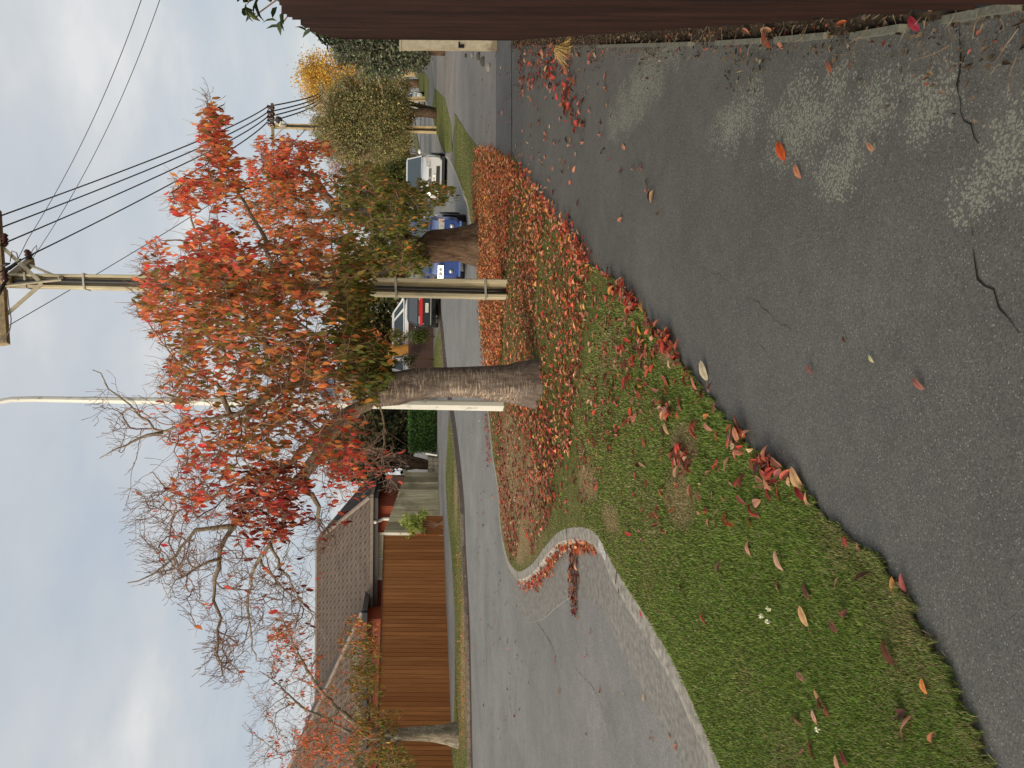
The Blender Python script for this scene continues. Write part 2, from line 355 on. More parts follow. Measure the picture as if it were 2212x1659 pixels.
# ground cracks in the path
def crack(px, w, z=0.0, par=None):
    pts = catmull([G(x, y, z) for x, y in px], 0.028); A = []; B = []
    for i, p in enumerate(pts):
        t = (pts[min(i + 1, len(pts) - 1)] - pts[max(i - 1, 0)]).normalized(); n = Vector((-t.y, t.x, 0))
        p = p + n * random.gauss(0, 0.0055); ww = w * .5 * random.uniform(0.2, 1.0) * min(1, 3 * min(i + 1, len(pts) - i) / len(pts))
        A.append(p + n * ww + Vector((0, 0, 0.003))); B.append(p - n * ww + Vector((0, 0, 0.003)))
    g = MB(); keep = [random.random() < .93 for _ in A]
    for i in range(len(A) - 1):
        if keep[i]: g.add([A[i], A[i + 1], B[i + 1], B[i]], [(0, 1, 2, 3)])
    g.build('crack', M_crack, par or path)
crack([(2072, 48), (2076, 130), (2072, 180), (2079, 240), (2095, 275), (2120, 310), (2135, 330)], 0.009)
crack([(2100, 490), (2110, 560), (2118, 600), (2145, 630), (2165, 660), (2180, 690), (2205, 720)], 0.007)
crack([(1610, 640), (1640, 655), (1675, 690), (1720, 715)], 0.003)
crack([(1632, 735), (1660, 770), (1680, 800)], 0.0025)
crack([(1500, 570), (1560, 600), (1600, 625)], 0.002)
crack([(943, 176), (1000, 240), (1072, 310)], 0.02)
# road patches and tyre-worn streaks are real changes of surface: thin overlays of older chip seal
for px_, w_ in (([(1098, 1440), (1103, 1475), (1101, 1510), (1106, 1550), (1104, 1592)], .02), ([(1112, 1425), (1116, 1470), (1113, 1530), (1118, 1580)], .012), ([(1048, 1200), (1050, 1330), (1052, 1480), (1054, 1620)], .02), ([(1150, 1330), (1190, 1390), (1210, 1460)], .008), ([(1240, 1440), (1290, 1500), (1320, 1600)], .006)): crack(px_, w_, ROADZ, road_)
# near verge
g1 = EDGE + [(1700, 1950)] + list(reversed(KPX[8:-1]))
G1PX = [(x, y) for x, y in EDGE] + list(reversed(KPX[9:]))
def grasspoly(name, pxs, mat, z=0.006):
    P = [G(x, y) for x, y in pxs]; g = MB(); g.add([(p.x, p.y, z) for p in P], [tuple(range(len(P)))]); return struct(g.build(name, mat))
vp = [G(x, y) for x, y in EDGE] + list(reversed([p for p in KS if p.y < G(981, 340).y]))
g = MB(); g.add([(p.x, p.y, 0.006) for p in vp], [tuple(range(len(vp)))]); struct(g.build('grass_verge', M_turf))
G2PX = [(939, 190), (961, 212), (975, 269), (978, 327), (970, 331), (957, 325), (943, 288), (932, 240)]
G3PX = [(900.6, 145), (923, 164.5), (927, 177), (924.7, 216), (917, 216), (905, 193), (901, 165)]
sheet('grass_strip', G2PX, 0.010, M_turf2); sheet('grass_patch', G3PX, 0.008, M_turf2)
# far side: land, kerb, verge
FK = [(1018, 1960), (1012.5, 1760), (1008.5, 1614), (1006, 1443), (1003, 1330), (996, 1188), (994, 1115), (987, 1030), (978, 950), (970, 893), (963, 840), (957, 790), (953.5, 745), (949, 704), (944, 650), (937, 590), (928, 510), (917, 420), (906, 335), (898, 285), (890, 220), (886, 150)]
FKW = catmull([G(x, y) for x, y in FK], 0.5)
far_poly = [(p.x, p.y) for p in FKW] + [(90, 218), (-68, 218), (-68, FKW[0].y)]
g = MB(); g.prism(far_poly, -0.25, 0.0); struct(g.build('far_footpath', asphalt('far_asphalt', S(118, 116, 112), None, 0.8, 0.3, 0.1)))
fn = []
for i in range(len(FKW)):
    t = FKW[min(i + 1, len(FKW) - 1)] - FKW[max(i - 1, 0)]; t.normalize(); fn.append(Vector((t.y, -t.x, 0)))
up = Vector((0, 0, 1))
g = MB(); a0 = [p + up * 0.005 for p in FKW]; a1 = [FKW[i] + fn[i] * 0.14 + up * 0.004 for i in range(len(FKW))]; a2 = [FKW[i] + fn[i] * 0.17 + up * (ROADZ + 0.006) for i in range(len(FKW))]
g.strip(a0, a1); g.strip(a1, a2); struct(g.build('far_kerb', simple('far_kerb_concrete', S(128, 116, 102), 0.9, 0.2, 9, spec=0.2)))
g = MB(); a3 = [FKW[i] + fn[i] * 0.55 + up * (ROADZ + 0.004) for i in range(len(FKW))]; g.strip(a2, a3); struct(g.build('far_gutter', M_gut))
GF1 = [(970, 893), (978, 950), (987, 1030), (994, 1115), (996, 1188), (1003, 1330), (1006, 1443), (1008.5, 1614), (1012.5, 1760), (977, 1760), (978.5, 1614), (983, 1480), (983, 1330), (977, 1215), (967, 1115), (962.5, 1030)]
GF2 = [(949, 704), (953.5, 745), (957, 790), (965, 855), (940, 855), (934, 800), (940, 745)]
GF3 = [(906, 335), (898, 285), (892, 290), (897, 330)]
M_turf3 = turf('far_verge_turf', [spot(1001, 1420, 9, 260), spot(985, 1060, 6, 120)])
for nm, gp in (('far_grass_verge', GF1), ('far_grass_strip', GF2), ('far_grass_patch', GF3)): sheet(nm, gp, 0.008, M_turf3)
# ------------------------------------------------------------------ grass blades
M_blade = attr_mat('grass_blade', 0.3, 0.6, 0.2)
def near_any(P, ells):
    m = np.zeros(len(P))
    for (cx, cy, rx, ry) in ells:
        m = np.maximum(m, 1 - np.hypot((P[:, 0] - cx) / rx, (P[:, 1] - cy) / ry))
    return np.clip(m, 0, 1)
def blades(name, polys, label, hmul=1.0):
    Ps = []
    for px, n in polys:
        q = polysample(px, n); Ps.append(Gn(q, 0.006))
    P = np.concatenate(Ps); n = len(P); d = P[:, 1]
    ang = RS.uniform(0, 2 * np.pi, n); lean = np.abs(RS.normal(0, 0.55, n))
    clump = 0.5 + 0.5 * np.sin(P[:, 0] * 5.1 + 2.2 * np.sin(P[:, 1] * 3.7)) * np.sin(P[:, 1] * 4.3 + 1.7 * np.sin(P[:, 0] * 6.1))
    h = RS.uniform(0.008, 0.025, n) * (0.7 + 0.6 * clump) * hmul; w = np.clip(d * 0.00085, 0.0018, 0.012)
    st = near_any(P, STRAW); h *= (1 - 0.5 * (st > 0.15))
    T = P + np.stack([np.cos(ang) * lean * h, np.sin(ang) * lean * h, h / np.sqrt(1 + lean ** 2 * 0.3)], 1)
    Mid = P + (T - P) * 0.55 + np.array([0, 0, 1]) * (h * 0.12)[:, None]
    an2 = ang + np.pi / 2 + RS.normal(0, 0.5, n); sd = np.stack([np.cos(an2), np.sin(an2), np.zeros(n)], 1) * w[:, None] * 0.5
    V = np.stack([P - sd, P + sd, Mid + sd * 0.8, Mid - sd * 0.8, T], 1).reshape(-1, 3); o = np.arange(n)[:, None] * 5
    gcol = palette([(5, (0.185, 0.28, 0.05)), (3, (0.225, 0.325, 0.062)), (2, (0.125, 0.195, 0.033)), (1.7, (0.33, 0.34, 0.13)), (.9, (0.36, 0.31, 0.16))], n, 0.22)
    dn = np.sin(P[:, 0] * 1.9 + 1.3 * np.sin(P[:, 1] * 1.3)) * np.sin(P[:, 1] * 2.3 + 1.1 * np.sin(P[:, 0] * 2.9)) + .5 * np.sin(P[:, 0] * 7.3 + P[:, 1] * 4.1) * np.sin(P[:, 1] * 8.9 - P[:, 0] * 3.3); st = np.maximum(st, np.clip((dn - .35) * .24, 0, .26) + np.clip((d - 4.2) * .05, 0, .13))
    scol = palette([(3, (0.42, 0.35, 0.19)), (2, (0.31, 0.25, 0.13)), (2, (0.24, 0.23, 0.09))], n, 0.2)
    pick = (RS.uniform(0, 1, n) < np.clip(st * 2.2, 0, 0.85))[:, None]
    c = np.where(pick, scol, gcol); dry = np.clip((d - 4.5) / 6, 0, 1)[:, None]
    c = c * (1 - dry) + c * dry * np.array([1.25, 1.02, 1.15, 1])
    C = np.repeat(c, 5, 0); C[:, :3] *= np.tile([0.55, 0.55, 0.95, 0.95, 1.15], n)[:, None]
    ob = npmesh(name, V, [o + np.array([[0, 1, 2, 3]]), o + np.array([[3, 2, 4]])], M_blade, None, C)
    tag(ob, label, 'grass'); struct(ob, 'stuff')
VERGE = [(x, y) for x, y in EDGE[3:]] + list(reversed(KPX[11:]))
nearhalf = [(1300, 1165), (1322, 1213), (1360, 1275), (1398, 1333), (1442, 1404), (1492, 1506), (1562, 1665), (1600, 1750), (2190, 1750), (2140, 1660), (2085, 1545), (2030, 1423), (1960, 1303), (1905, 1216), (1830, 1168), (1760, 1088), (1690, 1018), (1620, 968), (1560, 898), (1510, 838), (1445, 745), (1385, 678), (1300, 640), (1250, 900), (1260, 1130)]
edgefringe = []
for i in range(9, len(EDGE) - 2):
    (x0, y0), (x1, y1) = EDGE[i], EDGE[i + 1]; sc_ = (x0 - 868) / 700; nn_ = 9
    for k in range(nn_):
        u0 = random.random(); xx = x0 + (x1 - x0) * u0; yy = y0 + (y1 - y0) * u0; r_ = random.uniform(3, 15) * sc_; edgefringe += [([(xx - r_, yy), (xx, yy - r_ * .8), (xx + r_, yy), (xx, yy + r_ * .8)], int(90))]
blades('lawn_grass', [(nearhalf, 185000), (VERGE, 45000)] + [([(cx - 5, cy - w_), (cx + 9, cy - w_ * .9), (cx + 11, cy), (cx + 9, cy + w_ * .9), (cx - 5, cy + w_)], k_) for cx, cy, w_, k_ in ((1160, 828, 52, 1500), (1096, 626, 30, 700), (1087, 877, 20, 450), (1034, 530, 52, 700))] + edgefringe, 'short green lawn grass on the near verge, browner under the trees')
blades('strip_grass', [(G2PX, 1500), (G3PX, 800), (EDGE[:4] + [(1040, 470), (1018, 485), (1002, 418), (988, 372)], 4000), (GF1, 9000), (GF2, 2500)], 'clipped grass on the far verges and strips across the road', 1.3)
# ================================================================== FALLEN LEAVES
M_leaf = attr_mat('leaf', 0.2, 0.6, 0.15)
RED = [(4, (0.48, 0.07, 0.045)), (3, (0.42, 0.11, 0.06)), (2, (0.42, 0.15, 0.10)), (2, (0.15, 0.035, 0.022)), (1, (0.5, 0.2, 0.06)), (1, (0.48, 0.26, 0.17))]
CARPET = [(5, (0.60, 0.20, 0.075)), (3.5, (0.52, 0.10, 0.05)), (3, (0.66, 0.32, 0.15)), (3, (0.24, 0.08, 0.04)), (0.8, (0.75, 0.42, 0.09)), (3, (0.6, 0.28, 0.15))]
BROWN = [(3, (0.20, 0.06, 0.035)), (2, (0.12, 0.035, 0.025)), (2, (0.34, 0.12, 0.07)), (1, (0.4, 0.22, 0.13))]
TAN = [(3, (0.45, 0.21, 0.14)), (2, (0.4, 0.15, 0.10)), (1, (0.5, 0.33, 0.18)), (2, (0.12, 0.05, 0.035)), (1, (0.35, 0.07, 0.05))]
FL = dict(P=[], L=[], C=[], Z=[], S=[], T=[])
def lay(px, n, pal, z=0.02, size=(0.05, 0.088), surf='lawn', tilt=0.35, pile=0.0):
    q = polysample(px, n) if len(px) > 2 else px; P = Gn(q, z); P[:, 2] += RS.uniform(0, 1, len(P)) * pile
    FL['P'].append(P); FL['L'].append(RS.uniform(size[0], size[1], len(P))); FL['C'].append(palette(pal, len(P)))
    FL['S'] += [surf] * len(P); FL['T'].append(np.full(len(P), tilt))
def along(pts, n, width, pal, **kw):
    pts = np.array(pts, float); seg = np.linalg.norm(np.diff(pts, axis=0), axis=1); cs = np.concatenate([[0], np.cumsum(seg)])
    # clumped positions along the line
    cl = RS.uniform(0, cs[-1], max(3, n // 9)); s = np.clip(RS.choice(cl, n) + RS.normal(0, 9, n), 0, cs[-1] - 1e-3)
    x = np.interp(s, cs, pts[:, 0]); y = np.interp(s, cs, pts[:, 1])
    q = np.stack([x + RS.normal(0, width, n), y + RS.normal(0, width, n)], 1)
    P = Gn(q, kw.get('z', 0.02)); P[:, 2] += RS.uniform(0, kw.get('pile', 0.02), n)
    FL['P'].append(P); FL['L'].append(RS.uniform(0.05, 0.088, n)); FL['C'].append(palette(pal, n)); FL['S'] += [kw.get('surf', 'edge')] * n; FL['T'].append(np.full(n, 0.6))
# dense carpet by the second tree, thinning towards the camera
lay([(1026, 318), (1062, 316), (1108, 350), (1122, 385), (1100, 430), (1095, 560), (1040, 560), (1024, 470), (1020, 400)], 5600, CARPET, pile=0.04, surf='carpet', tilt=0.5)
lay([(1033, 560), (1090, 560), (1084, 780), (1074, 860), (1054, 866), (1047, 784), (1036, 665)], 4200, CARPET, pile=0.04, surf='carpet', tilt=0.5)
lay([(1090, 430), (1130, 400), (1180, 470), (1160, 560), (1140, 900), (1100, 900), (1086, 700)], 2300, CARPET + TAN, surf='carpet', pile=0.02)
lay([(1120, 420), (1200, 490), (1270, 590), (1260, 720), (1230, 980), (1160, 1050), (1120, 900)], 1900, CARPET + RED + TAN, surf='lawn')
lay([(1055, 870), (1084, 880), (1100, 1060), (1120, 1180), (1105, 1215), (1086, 1150), (1070, 1000)], 850, RED + BROWN + TAN, surf='carpet')
lay([(1084, 880), (1112, 880), (1125, 1120), (1112, 1215), (1100, 1060)], 420, TAN + BROWN + [(4, (.5, .33, .18))], surf='carpet')
lay([(1110, 870), (1190, 880), (1200, 1090), (1150, 1200), (1125, 1120)], 1050, RED + TAN, surf='lawn')
lay([(1200, 560), (1330, 640), (1420, 760), (1380, 900), (1260, 1100), (1200, 1100)], 480, RED + TAN + BROWN, surf='lawn')
lay([(1380, 720), (1500, 860), (1640, 1000), (1640, 1130), (1400, 1180), (1330, 1150), (1360, 900)], 95, TAN + RED, surf='lawn')
lay([(1640, 1000), (1760, 1110), (1960, 1320), (2050, 1600), (1700, 1640), (1560, 1400), (1450, 1250)], 18, TAN, surf='lawn')
along([(1420, 850), (1460, 910), (1450, 960), (1490, 1000), (1530, 980)], 60, 12, RED + BROWN, surf='lawn')
along(EDGE[4:10], 520, 9, RED + CARPET, pile=0.035); along(EDGE[9:13], 150, 8, RED, pile=0.03); along(EDGE[12:17], 60, 9, RED + TAN, pile=0.03)
along([(1620, 990), (1660, 1040), (1690, 1010)], 16, 14, TAN + RED)
# path litter
for c, s, n in (((1128, 150), (6, 28), 45), ((1152, 165), (6, 26), 40), ((1188, 145), (9, 26), 70), ((1215, 120), (7, 20), 20), ((1228, 200), (8, 34), 75), ((1250, 255), (6, 14), 16)):
    q = np.stack([RS.normal(c[0], s[0], n), RS.normal(c[1], s[1], n)], 1); q[:, 0] = np.clip(q[:, 0], 1112, 1300); q[:, 1] = np.clip(q[:, 1], 92, 500)
    P = Gn(q, 0.012); P[:, 2] += RS.uniform(0, 0.03, n); FL['P'].append(P); FL['L'].append(RS.uniform(0.06, 0.095, n)); FL['C'].append(palette(BROWN + RED[:1], n)); FL['S'] += ['path'] * n; FL['T'].append(np.full(n, 0.7))
lay([(1112, 110), (1300, 110), (1330, 300), (1200, 420), (1150, 370), (1112, 330)], 95, TAN, z=0.012, surf='path', tilt=0.6)
lay([(1300, 260), (1440, 380), (1430, 460), (1270, 500), (1200, 440)], 16, TAN, z=0.012, surf='path', tilt=0.6)
lay([(1075, 100), (1105, 100), (1105, 330), (1075, 330)], 14, TAN, z=0.02, surf='path')
lay([(985, 250), (1070, 120), (1070, 320), (1020, 310)], 14, TAN, z=0.015, surf='path')
# kerb pile, road scatter
lay([(1122, 1256), (1152, 1240), (1180, 1205), (1210, 1172), (1243, 1160), (1276, 1164), (1296, 1178), (1298, 1192), (1260, 1186), (1235, 1190), (1215, 1200), (1195, 1235), (1165, 1268), (1140, 1278)], 620, RED + CARPET, z=ROADZ + 0.02, surf='kerb', pile=0.05, tilt=0.7)
lay([(1232, 1180), (1250, 1190), (1252, 1250), (1248, 1325), (1240, 1330), (1231, 1270)], 150, BROWN, z=ROADZ + 0.01, surf='kerb', pile=0.02)
lay([(1010, 800), (1040, 800), (1060, 1000), (1090, 1230), (1120, 1320), (1150, 1500), (1060, 1640), (1020, 1400)], 90, TAN, z=ROADZ + 0.012, surf='road')
lay([(1044, 870), (1052, 880), (1062, 1000), (1052, 1010)], 120, RED, z=ROADZ + 0.01, surf='road')
lay([(1028, 620), (1036, 640), (1046, 790), (1038, 790)], 90, RED, z=ROADZ + 0.01, surf='road')
lay([(1260, 1330), (1400, 1440), (1480, 1640), (1200, 1640), (1130, 1400)], 14, TAN, z=ROADZ + 0.012, surf='road')
# far verge and gutter litter
lay([(1008, 1620), (1004, 1330), (997, 1190), (982, 1190), (988, 1400), (985, 1620)], 420, CARPET, surf='far'); lay([(1012, 1640), (1018, 1640), (1012, 1330), (1000, 1150), (975, 880), (955, 690), (949, 690), (968, 880), (996, 1150)], 700, BROWN + TAN, z=ROADZ + 0.02, surf='far')
P = np.concatenate(FL['P']); L = np.concatenate(FL['L']); C = np.concatenate(FL['C']); T = np.concatenate(FL['T']); SF = np.array(FL['S'])
n = len(P); ang = RS.uniform(0, 2 * np.pi, n)
A = np.stack([np.cos(ang), np.sin(ang), RS.normal(0, 0.15, n) * (1 + T)], 1); N = np.stack([RS.normal(0, 1, n) * T, RS.normal(0, 1, n) * T, np.ones(n)], 1)
W = L * RS.uniform(0.32, 0.46, n); CU = RS.uniform(-0.05, 0.3, n) * (0.4 + T)
score = L / P[:, 1]; vis = np.ones(n, bool)
q = np.stack([proj(p) for p in P]); vis = (q[:, 0] < 2205) & (q[:, 1] > 4) & (q[:, 1] < 1655); score[~vis] = 0
score[np.isin(SF, ['far', 'carpet'])] *= 0.5
NI = 262
ind = np.argsort(-score)[:NI]; rest = np.setdiff1d(np.arange(n), ind)
V, Fl, Cc = leaf_arrays(P[rest], A[rest], N[rest], L[rest], W[rest], C[rest], CU[rest], 0.28)
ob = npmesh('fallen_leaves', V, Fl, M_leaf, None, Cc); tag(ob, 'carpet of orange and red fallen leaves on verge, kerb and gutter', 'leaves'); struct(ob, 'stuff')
def colname(c):
    r, g_, b = c[:3]
    if r < 0.19: return 'dark brown'
    if g_ / r < 0.27: return 'red'
    if g_ / r < 0.42: return 'russet'
    return 'tan'
def one_leaf(p, a, nn, l, w, c, cu):
    V, Fl, Cc = fine_leaf(a, nn, l, w, c, max(.05, cu))
    ob = npmesh('fallen_leaf', V, Fl, M_leaf, None, Cc, True); ob.location = p; return ob
for i in ind:
    cn = colname(C[i]); ob = one_leaf(P[i], A[i], N[i], L[i], W[i], C[i], CU[i])
    where = {'lawn': 'lying in the grass of the near verge', 'edge': 'caught where the near lawn meets the path', 'path': 'lying on the near asphalt path', 'kerb': 'piled in the curved kerb channel', 'road': 'lying on the road by the curved kerb', 'carpet': 'in the leaf carpet under the trees'}.get(SF[i], 'lying by the road')
    tag(ob, f'small curled {cn} fallen leaf {where}', 'leaf', f'{cn} leaves {where}')
# leaves that stand out one by one
STANDOUT = [
 (1817, 52, 34, (0.55, 0.14, 0.05), 10, 'bright orange leaf wedged at the foot of the brown steel fence'),
 (1977, 50, 44, (0.3, 0.03, 0.05), 80, 'crimson leaf hanging over the edging board at the fence foot'),
 (1660, 82, 50, (0.24, 0.07, 0.04), 90, 'dark rust leaf hanging over the edging board, nearest the brown pair'),
 (1656, 66, 40, (0.5, 0.27, 0.14), 30, 'tan leaf on top of the soil at the fence foot'),
 (1688, 92, 30, (0.48, 0.2, 0.12), 90, 'small tan leaf just outside the edging board on the path'),
 (1612, 68, 30, (0.5, 0.24, 0.15), 50, 'pinkish tan leaf tucked behind the edging board'),
 (1690, 325, 46, (0.42, 0.075, 0.02), 92, 'bright orange narrow leaf on the path beside the pale lichen patch'),
 (1725, 370, 36, (0.5, 0.22, 0.12), 80, 'tan torn leaf on the path just below the bright orange one'),
 (1881, 317, 26, (0.46, 0.22, 0.13), 70, 'small tan oval leaf within the pale lichen patch'),
 (1793, 143, 30, (0.25, 0.09, 0.05), 95, 'brown curled leaf on the path near the corrugated fence'),
 (1985, 828, 36, (0.34, 0.13, 0.10), 60, 'brown shrivelled leaf alone on the bare middle of the path'),
 (1883, 775, 20, (0.6, 0.58, 0.3), 70, 'tiny pale yellow leaf alone on the path'),
 (1751, 796, 25, (0.27, 0.09, 0.08), 85, 'small folded maroon leaf alone on the path'),
 (1824, 734, 14, (0.08, 0.04, 0.03), 90, 'tiny dark brown leaf speck on the path'),
 (1523, 800, 45, (0.5, 0.42, 0.28), 92, 'pale cream oak-like leaf on the path near the grass edge'),
 (1725, 1035, 60, (0.6, 0.36, 0.17), 75, 'long curled yellow tan leaf standing at the path edge'),
 (1728, 1065, 36, (0.24, 0.03, 0.03), 60, 'deep red leaf under the long yellow curled leaf'),
 (1747, 1078, 36, (0.55, 0.27, 0.16), 100, 'broad orange tan leaf in the clump at the path edge'),
 (1705, 1040, 22, (0.55, 0.3, 0.2), 110, 'pale curled leaf at the grassy side of the edge clump'),
 (1934, 1265, 40, (0.55, 0.27, 0.09), 95, 'large yellow orange leaf on the path edge, one of a touching pair'),
 (1955, 1258, 42, (0.34, 0.09, 0.08), 100, 'reddish folded leaf touching the large yellow one at the path edge'),
 (1830, 1172, 30, (0.45, 0.04, 0.05), 80, 'crimson leaf in the grass close to the path edge'),
 (1856, 1184, 24, (0.45, 0.2, 0.13), 90, 'pinkish tan leaf beside the crimson one at the path edge'),
 (1922, 1409, 55, (0.12, 0.04, 0.025), 75, 'big dark brown leaf flat on the green lawn'),
 (1738, 1330, 45, (0.55, 0.33, 0.16), 80, 'slender pale tan leaf in the middle of the green lawn'),
 (1760, 1548, 30, (0.52, 0.27, 0.2), 95, 'pale pink leaf on the greenest part of the lawn'),
 (1768, 1503, 30, (0.55, 0.3, 0.14), 60, 'torn light orange leaf on the greenest part of the lawn'),
 (1786, 1535, 28, (0.2, 0.05, 0.03), 85, 'narrow maroon leaf next to the pale pink one on the lawn'),
 (1997, 1482, 34, (0.55, 0.2, 0.06), 95, 'bright orange small leaf in the lawn near its corner'),
 (2018, 1593, 40, (0.33, 0.13, 0.07), 130, 'squarish copper leaf in the lawn near its corner'),
 (1824, 1637, 34, (0.12, 0.035, 0.025), 70, 'dark maroon leaf in the lawn at the photo edge'),
 (1812, 1648, 34, (0.55, 0.32, 0.22), 85, 'pale pinkish leaf in the lawn at the photo edge'),
 (1685, 1210, 45, (0.5, 0.3, 0.2), 80, 'long pale twisted leaf in the lawn'),
 (1386, 1325, 18, (0.5, 0.05, 0.05), 90, 'single bright red leaf on the concrete channel'),
 (1443, 745, 22, (0.55, 0.2, 0.18), 90, 'pink leaf on the path edge by the worn turf'),
 (1384, 712, 26, (0.62, 0.34, 0.05), 90, 'yellow leaf at the path edge above the worn turf'),
]
for (X, Y, lp, c, dirn, lab) in STANDOUT:
    p = G(X, Y, 0.012 if 'path' in lab and 'lawn' not in lab else 0.03); d = p.y; q1 = G(X + 10, Y); 
    l = min(0.11, max(0.025, lp / (F / d) * 1.0)); an = math.radians(dirn); a = np.array([math.sin(an) * 0.9, math.cos(an) * 0.9 + 0.2, 0.22])
    a = a / np.linalg.norm(a); nn = np.array([RS.normal(0, .3), -0.35, 1.0])
    ob = one_leaf(np.array(p) - a * l * 0.5 * np.array([1, 1, 0.5]), a, nn, l, l * 0.38, np.array(c + (1,)), 0.12); tag(ob, lab, 'leaf')
# clover heads in the lawn
M_clover = simple('clover_petals', S(225, 225, 190), 0.8, 0.1, 40)
M_stem = simple('clover_stem', S(110, 130, 70), 0.7, 0.1, 40)
for (X, Y, lab) in ((1664, 1334, 'white clover head in the lawn between two others'), (1680, 1318, 'white clover head on a stalk, close to the narrow tan leaf'), (1678, 1345, 'white clover head furthest into the open lawn of the three'), (1790, 1580, 'lone small white clover head in the greenest lawn')):
    p = G(X, Y, 0.02); t = thing('clover_flower', p, lab, 'flower'); g = MB(); g.tube([p, p + Vector((0.004, 0.006, 0.035))], 0.0012, 5); g.build('stem', M_stem, t)
    g = MB()
    for k in range(14):
        dv = Vector((random.gauss(0, 1), random.gauss(0, 1), random.gauss(0.3, 1))).normalized(); g.tube([p + Vector((0.004, 0.006, 0.036)), p + Vector((0.004, 0.006, 0.036)) + dv * 0.011], [0.0015, 0.003], 4)
    g.build('flower_head', M_clover, t)
# ================================================================== FENCES, POLES, WIRES
def lerp(a, b, t): return a + (b - a) * t
# dark corrugated steel fence beside the path
M_steel = simple('brown_steel', S(45, 27, 22), 0.7, 0.3, 3.0, spec=0.14, stretch=(14, 14, 0.6), bstr=0.08)
M_rust = simple('fence_rail_rust', S(60, 46, 40), 0.7, 0.2, 12)
fa = G(2179, 12, 0.04); fb = G(1103.6, 87, 0.04); fdir = (fb - fa); fdir.z = 0; FLEN = fdir.length; fdir.normalize(); fnr = Vector((-fdir.y, fdir.x, 0))
fa2 = fa - fdir * 1.6
def ftop(d): return float(np.interp(d, [0.3, 2.28, 2.77, 3.55, 5.87, 11.5], [1.62, 1.97, 2.0, 2.07, 2.28, 2.74]))
fence = thing('corrugated_fence', fb, 'dark brown corrugated steel fence running along the asphalt path', 'fence')
g = MB(); Lf = FLEN + 1.6; s = 0; prof = []
while s < Lf:
    for ds, o in ((0, 0), (0.2, 0), (0.213, 0.05), (0.262, 0.05), (0.275, 0)):
        if s + ds < Lf: prof.append((s + ds, o))
    s += 0.3
prof.append((Lf, 0)); A = []; B = []
for k, (s, o) in enumerate(prof):
    p = fa2 + fdir * s + fnr * (o - 0.045); stp = ftop(p.y) + 0.004 * math.sin(k * 1.7) + (0.03 if (int(s / 0.76) % 2) else 0)
    A.append(Vector((p.x, p.y, 0.05))); B.append(Vector((p.x, p.y, stp)))
g.strip(A, B); A2 = [a - fnr * 0.008 for a in A]; B2 = [b - fnr * 0.008 for b in B]; g.strip(B2, A2); g.strip(B, B2); g.build('corrugated_sheet', M_steel, fence)
g = MB()
for zz in (0.35, 1.55):
    g.beam(fa2 - fnr * 0.06 + Vector((0, 0, zz)), fb - fnr * 0.06 + Vector((0, 0, zz + 0.2)), 0.045, 0.07)
g.build('rail', simple('fence_rail_timber', S(120, 100, 80), 0.85, 0.2, 8), fence)
g = MB(); k = 0
for s in np.arange(0.4, Lf, 2.3):
    p = fa2 + fdir * s - fnr * 0.12; g.box((p.x, p.y, ftop(p.y) / 2), (0.1, 0.1, ftop(p.y)))
g.build('fence_post', simple('fence_post_timber', S(110, 95, 78), 0.85, 0.2, 8), fence)
# grey timber edging boards and soil strip along the fence foot
M_edge = simple('edging_timber', S(112, 112, 98), 0.9, 0.2, 18, stretch=(3, 3, 20))
for nm, a_, b_, lab in ((0, (2230, 10), (2061, 43), 'grey timber edging board in the near corner under the fence'), (1, (1968, 60), (1858, 78), 'short grey edging board beside the crimson leaf at the fence foot'), (2, (1800, 77), (1690, 86), 'broken grey edging board under dry twigs at the fence foot'), (3, (1660, 88), (1560, 93), 'half buried grey edging board further along the fence foot'), (4, (1500, 95), (1300, 100), 'farthest grey edging board along the fence foot')):
    p = G(*a_); q = G(*b_); g = MB(); g.beam(p + up * 0.008, q + up * 0.008, 0.022, 0.06); tag(g.build('edging_board', M_edge), lab, 'board', 'edging boards along the fence foot')
SO = [G(2230, 3), G(2061, 38), G(1860, 74), G(1560, 90), G(1300, 97), G(1110, 99)]; SI = [fa2 + fdir * 1.0, fa2 + fdir * 1.6, fa2 + fdir * 2.5, fa2 + fdir * 4, fa2 + fdir * 6.5, fb]
g = MB(); g.strip([Vector((p.x, p.y, 0.012)) for p in SO], [Vector((p.x, p.y, 0.02)) for p in SI]); struct(g.build('soil_strip', M_soil))
# debris: twigs & dry stalks along the foot (uncountable litter)
g = MB()
for _ in range(260):
    s = random.uniform(0.9, Lf) ** 1.0; p = fa2 + fdir * s + fnr * abs(random.gauss(0.06, 0.06 if s < 6 else 0.12)); l = random.uniform(0.02, 0.10); an = random.uniform(0, 6.28)
    pts = [p + Vector((0, 0, 0.02))]; dv = Vector((math.cos(an), math.sin(an), random.uniform(-0.1, 0.35)))
    for k in range(3): dv = (dv + Vector((random.gauss(0, .3), random.gauss(0, .3), random.gauss(0, .2)))).normalized(); q = pts[-1] + dv * l / 3; q.z = max(0.012, q.z); pts.append(q)
    g.tube(pts, [0.0018, 0.0015, 0.0012, 0.0008], 4)
for X, Y, l in ((1690, 160, .05), (1745, 110, .12)): pass
ob = g.build('twig_litter', simple('dry_twig', S(118, 102, 82), 0.9, 0.3, 30)); tag(ob, 'dry twigs and stalks strewn along the foot of the fence', 'twigs'); struct(ob, 'stuff')
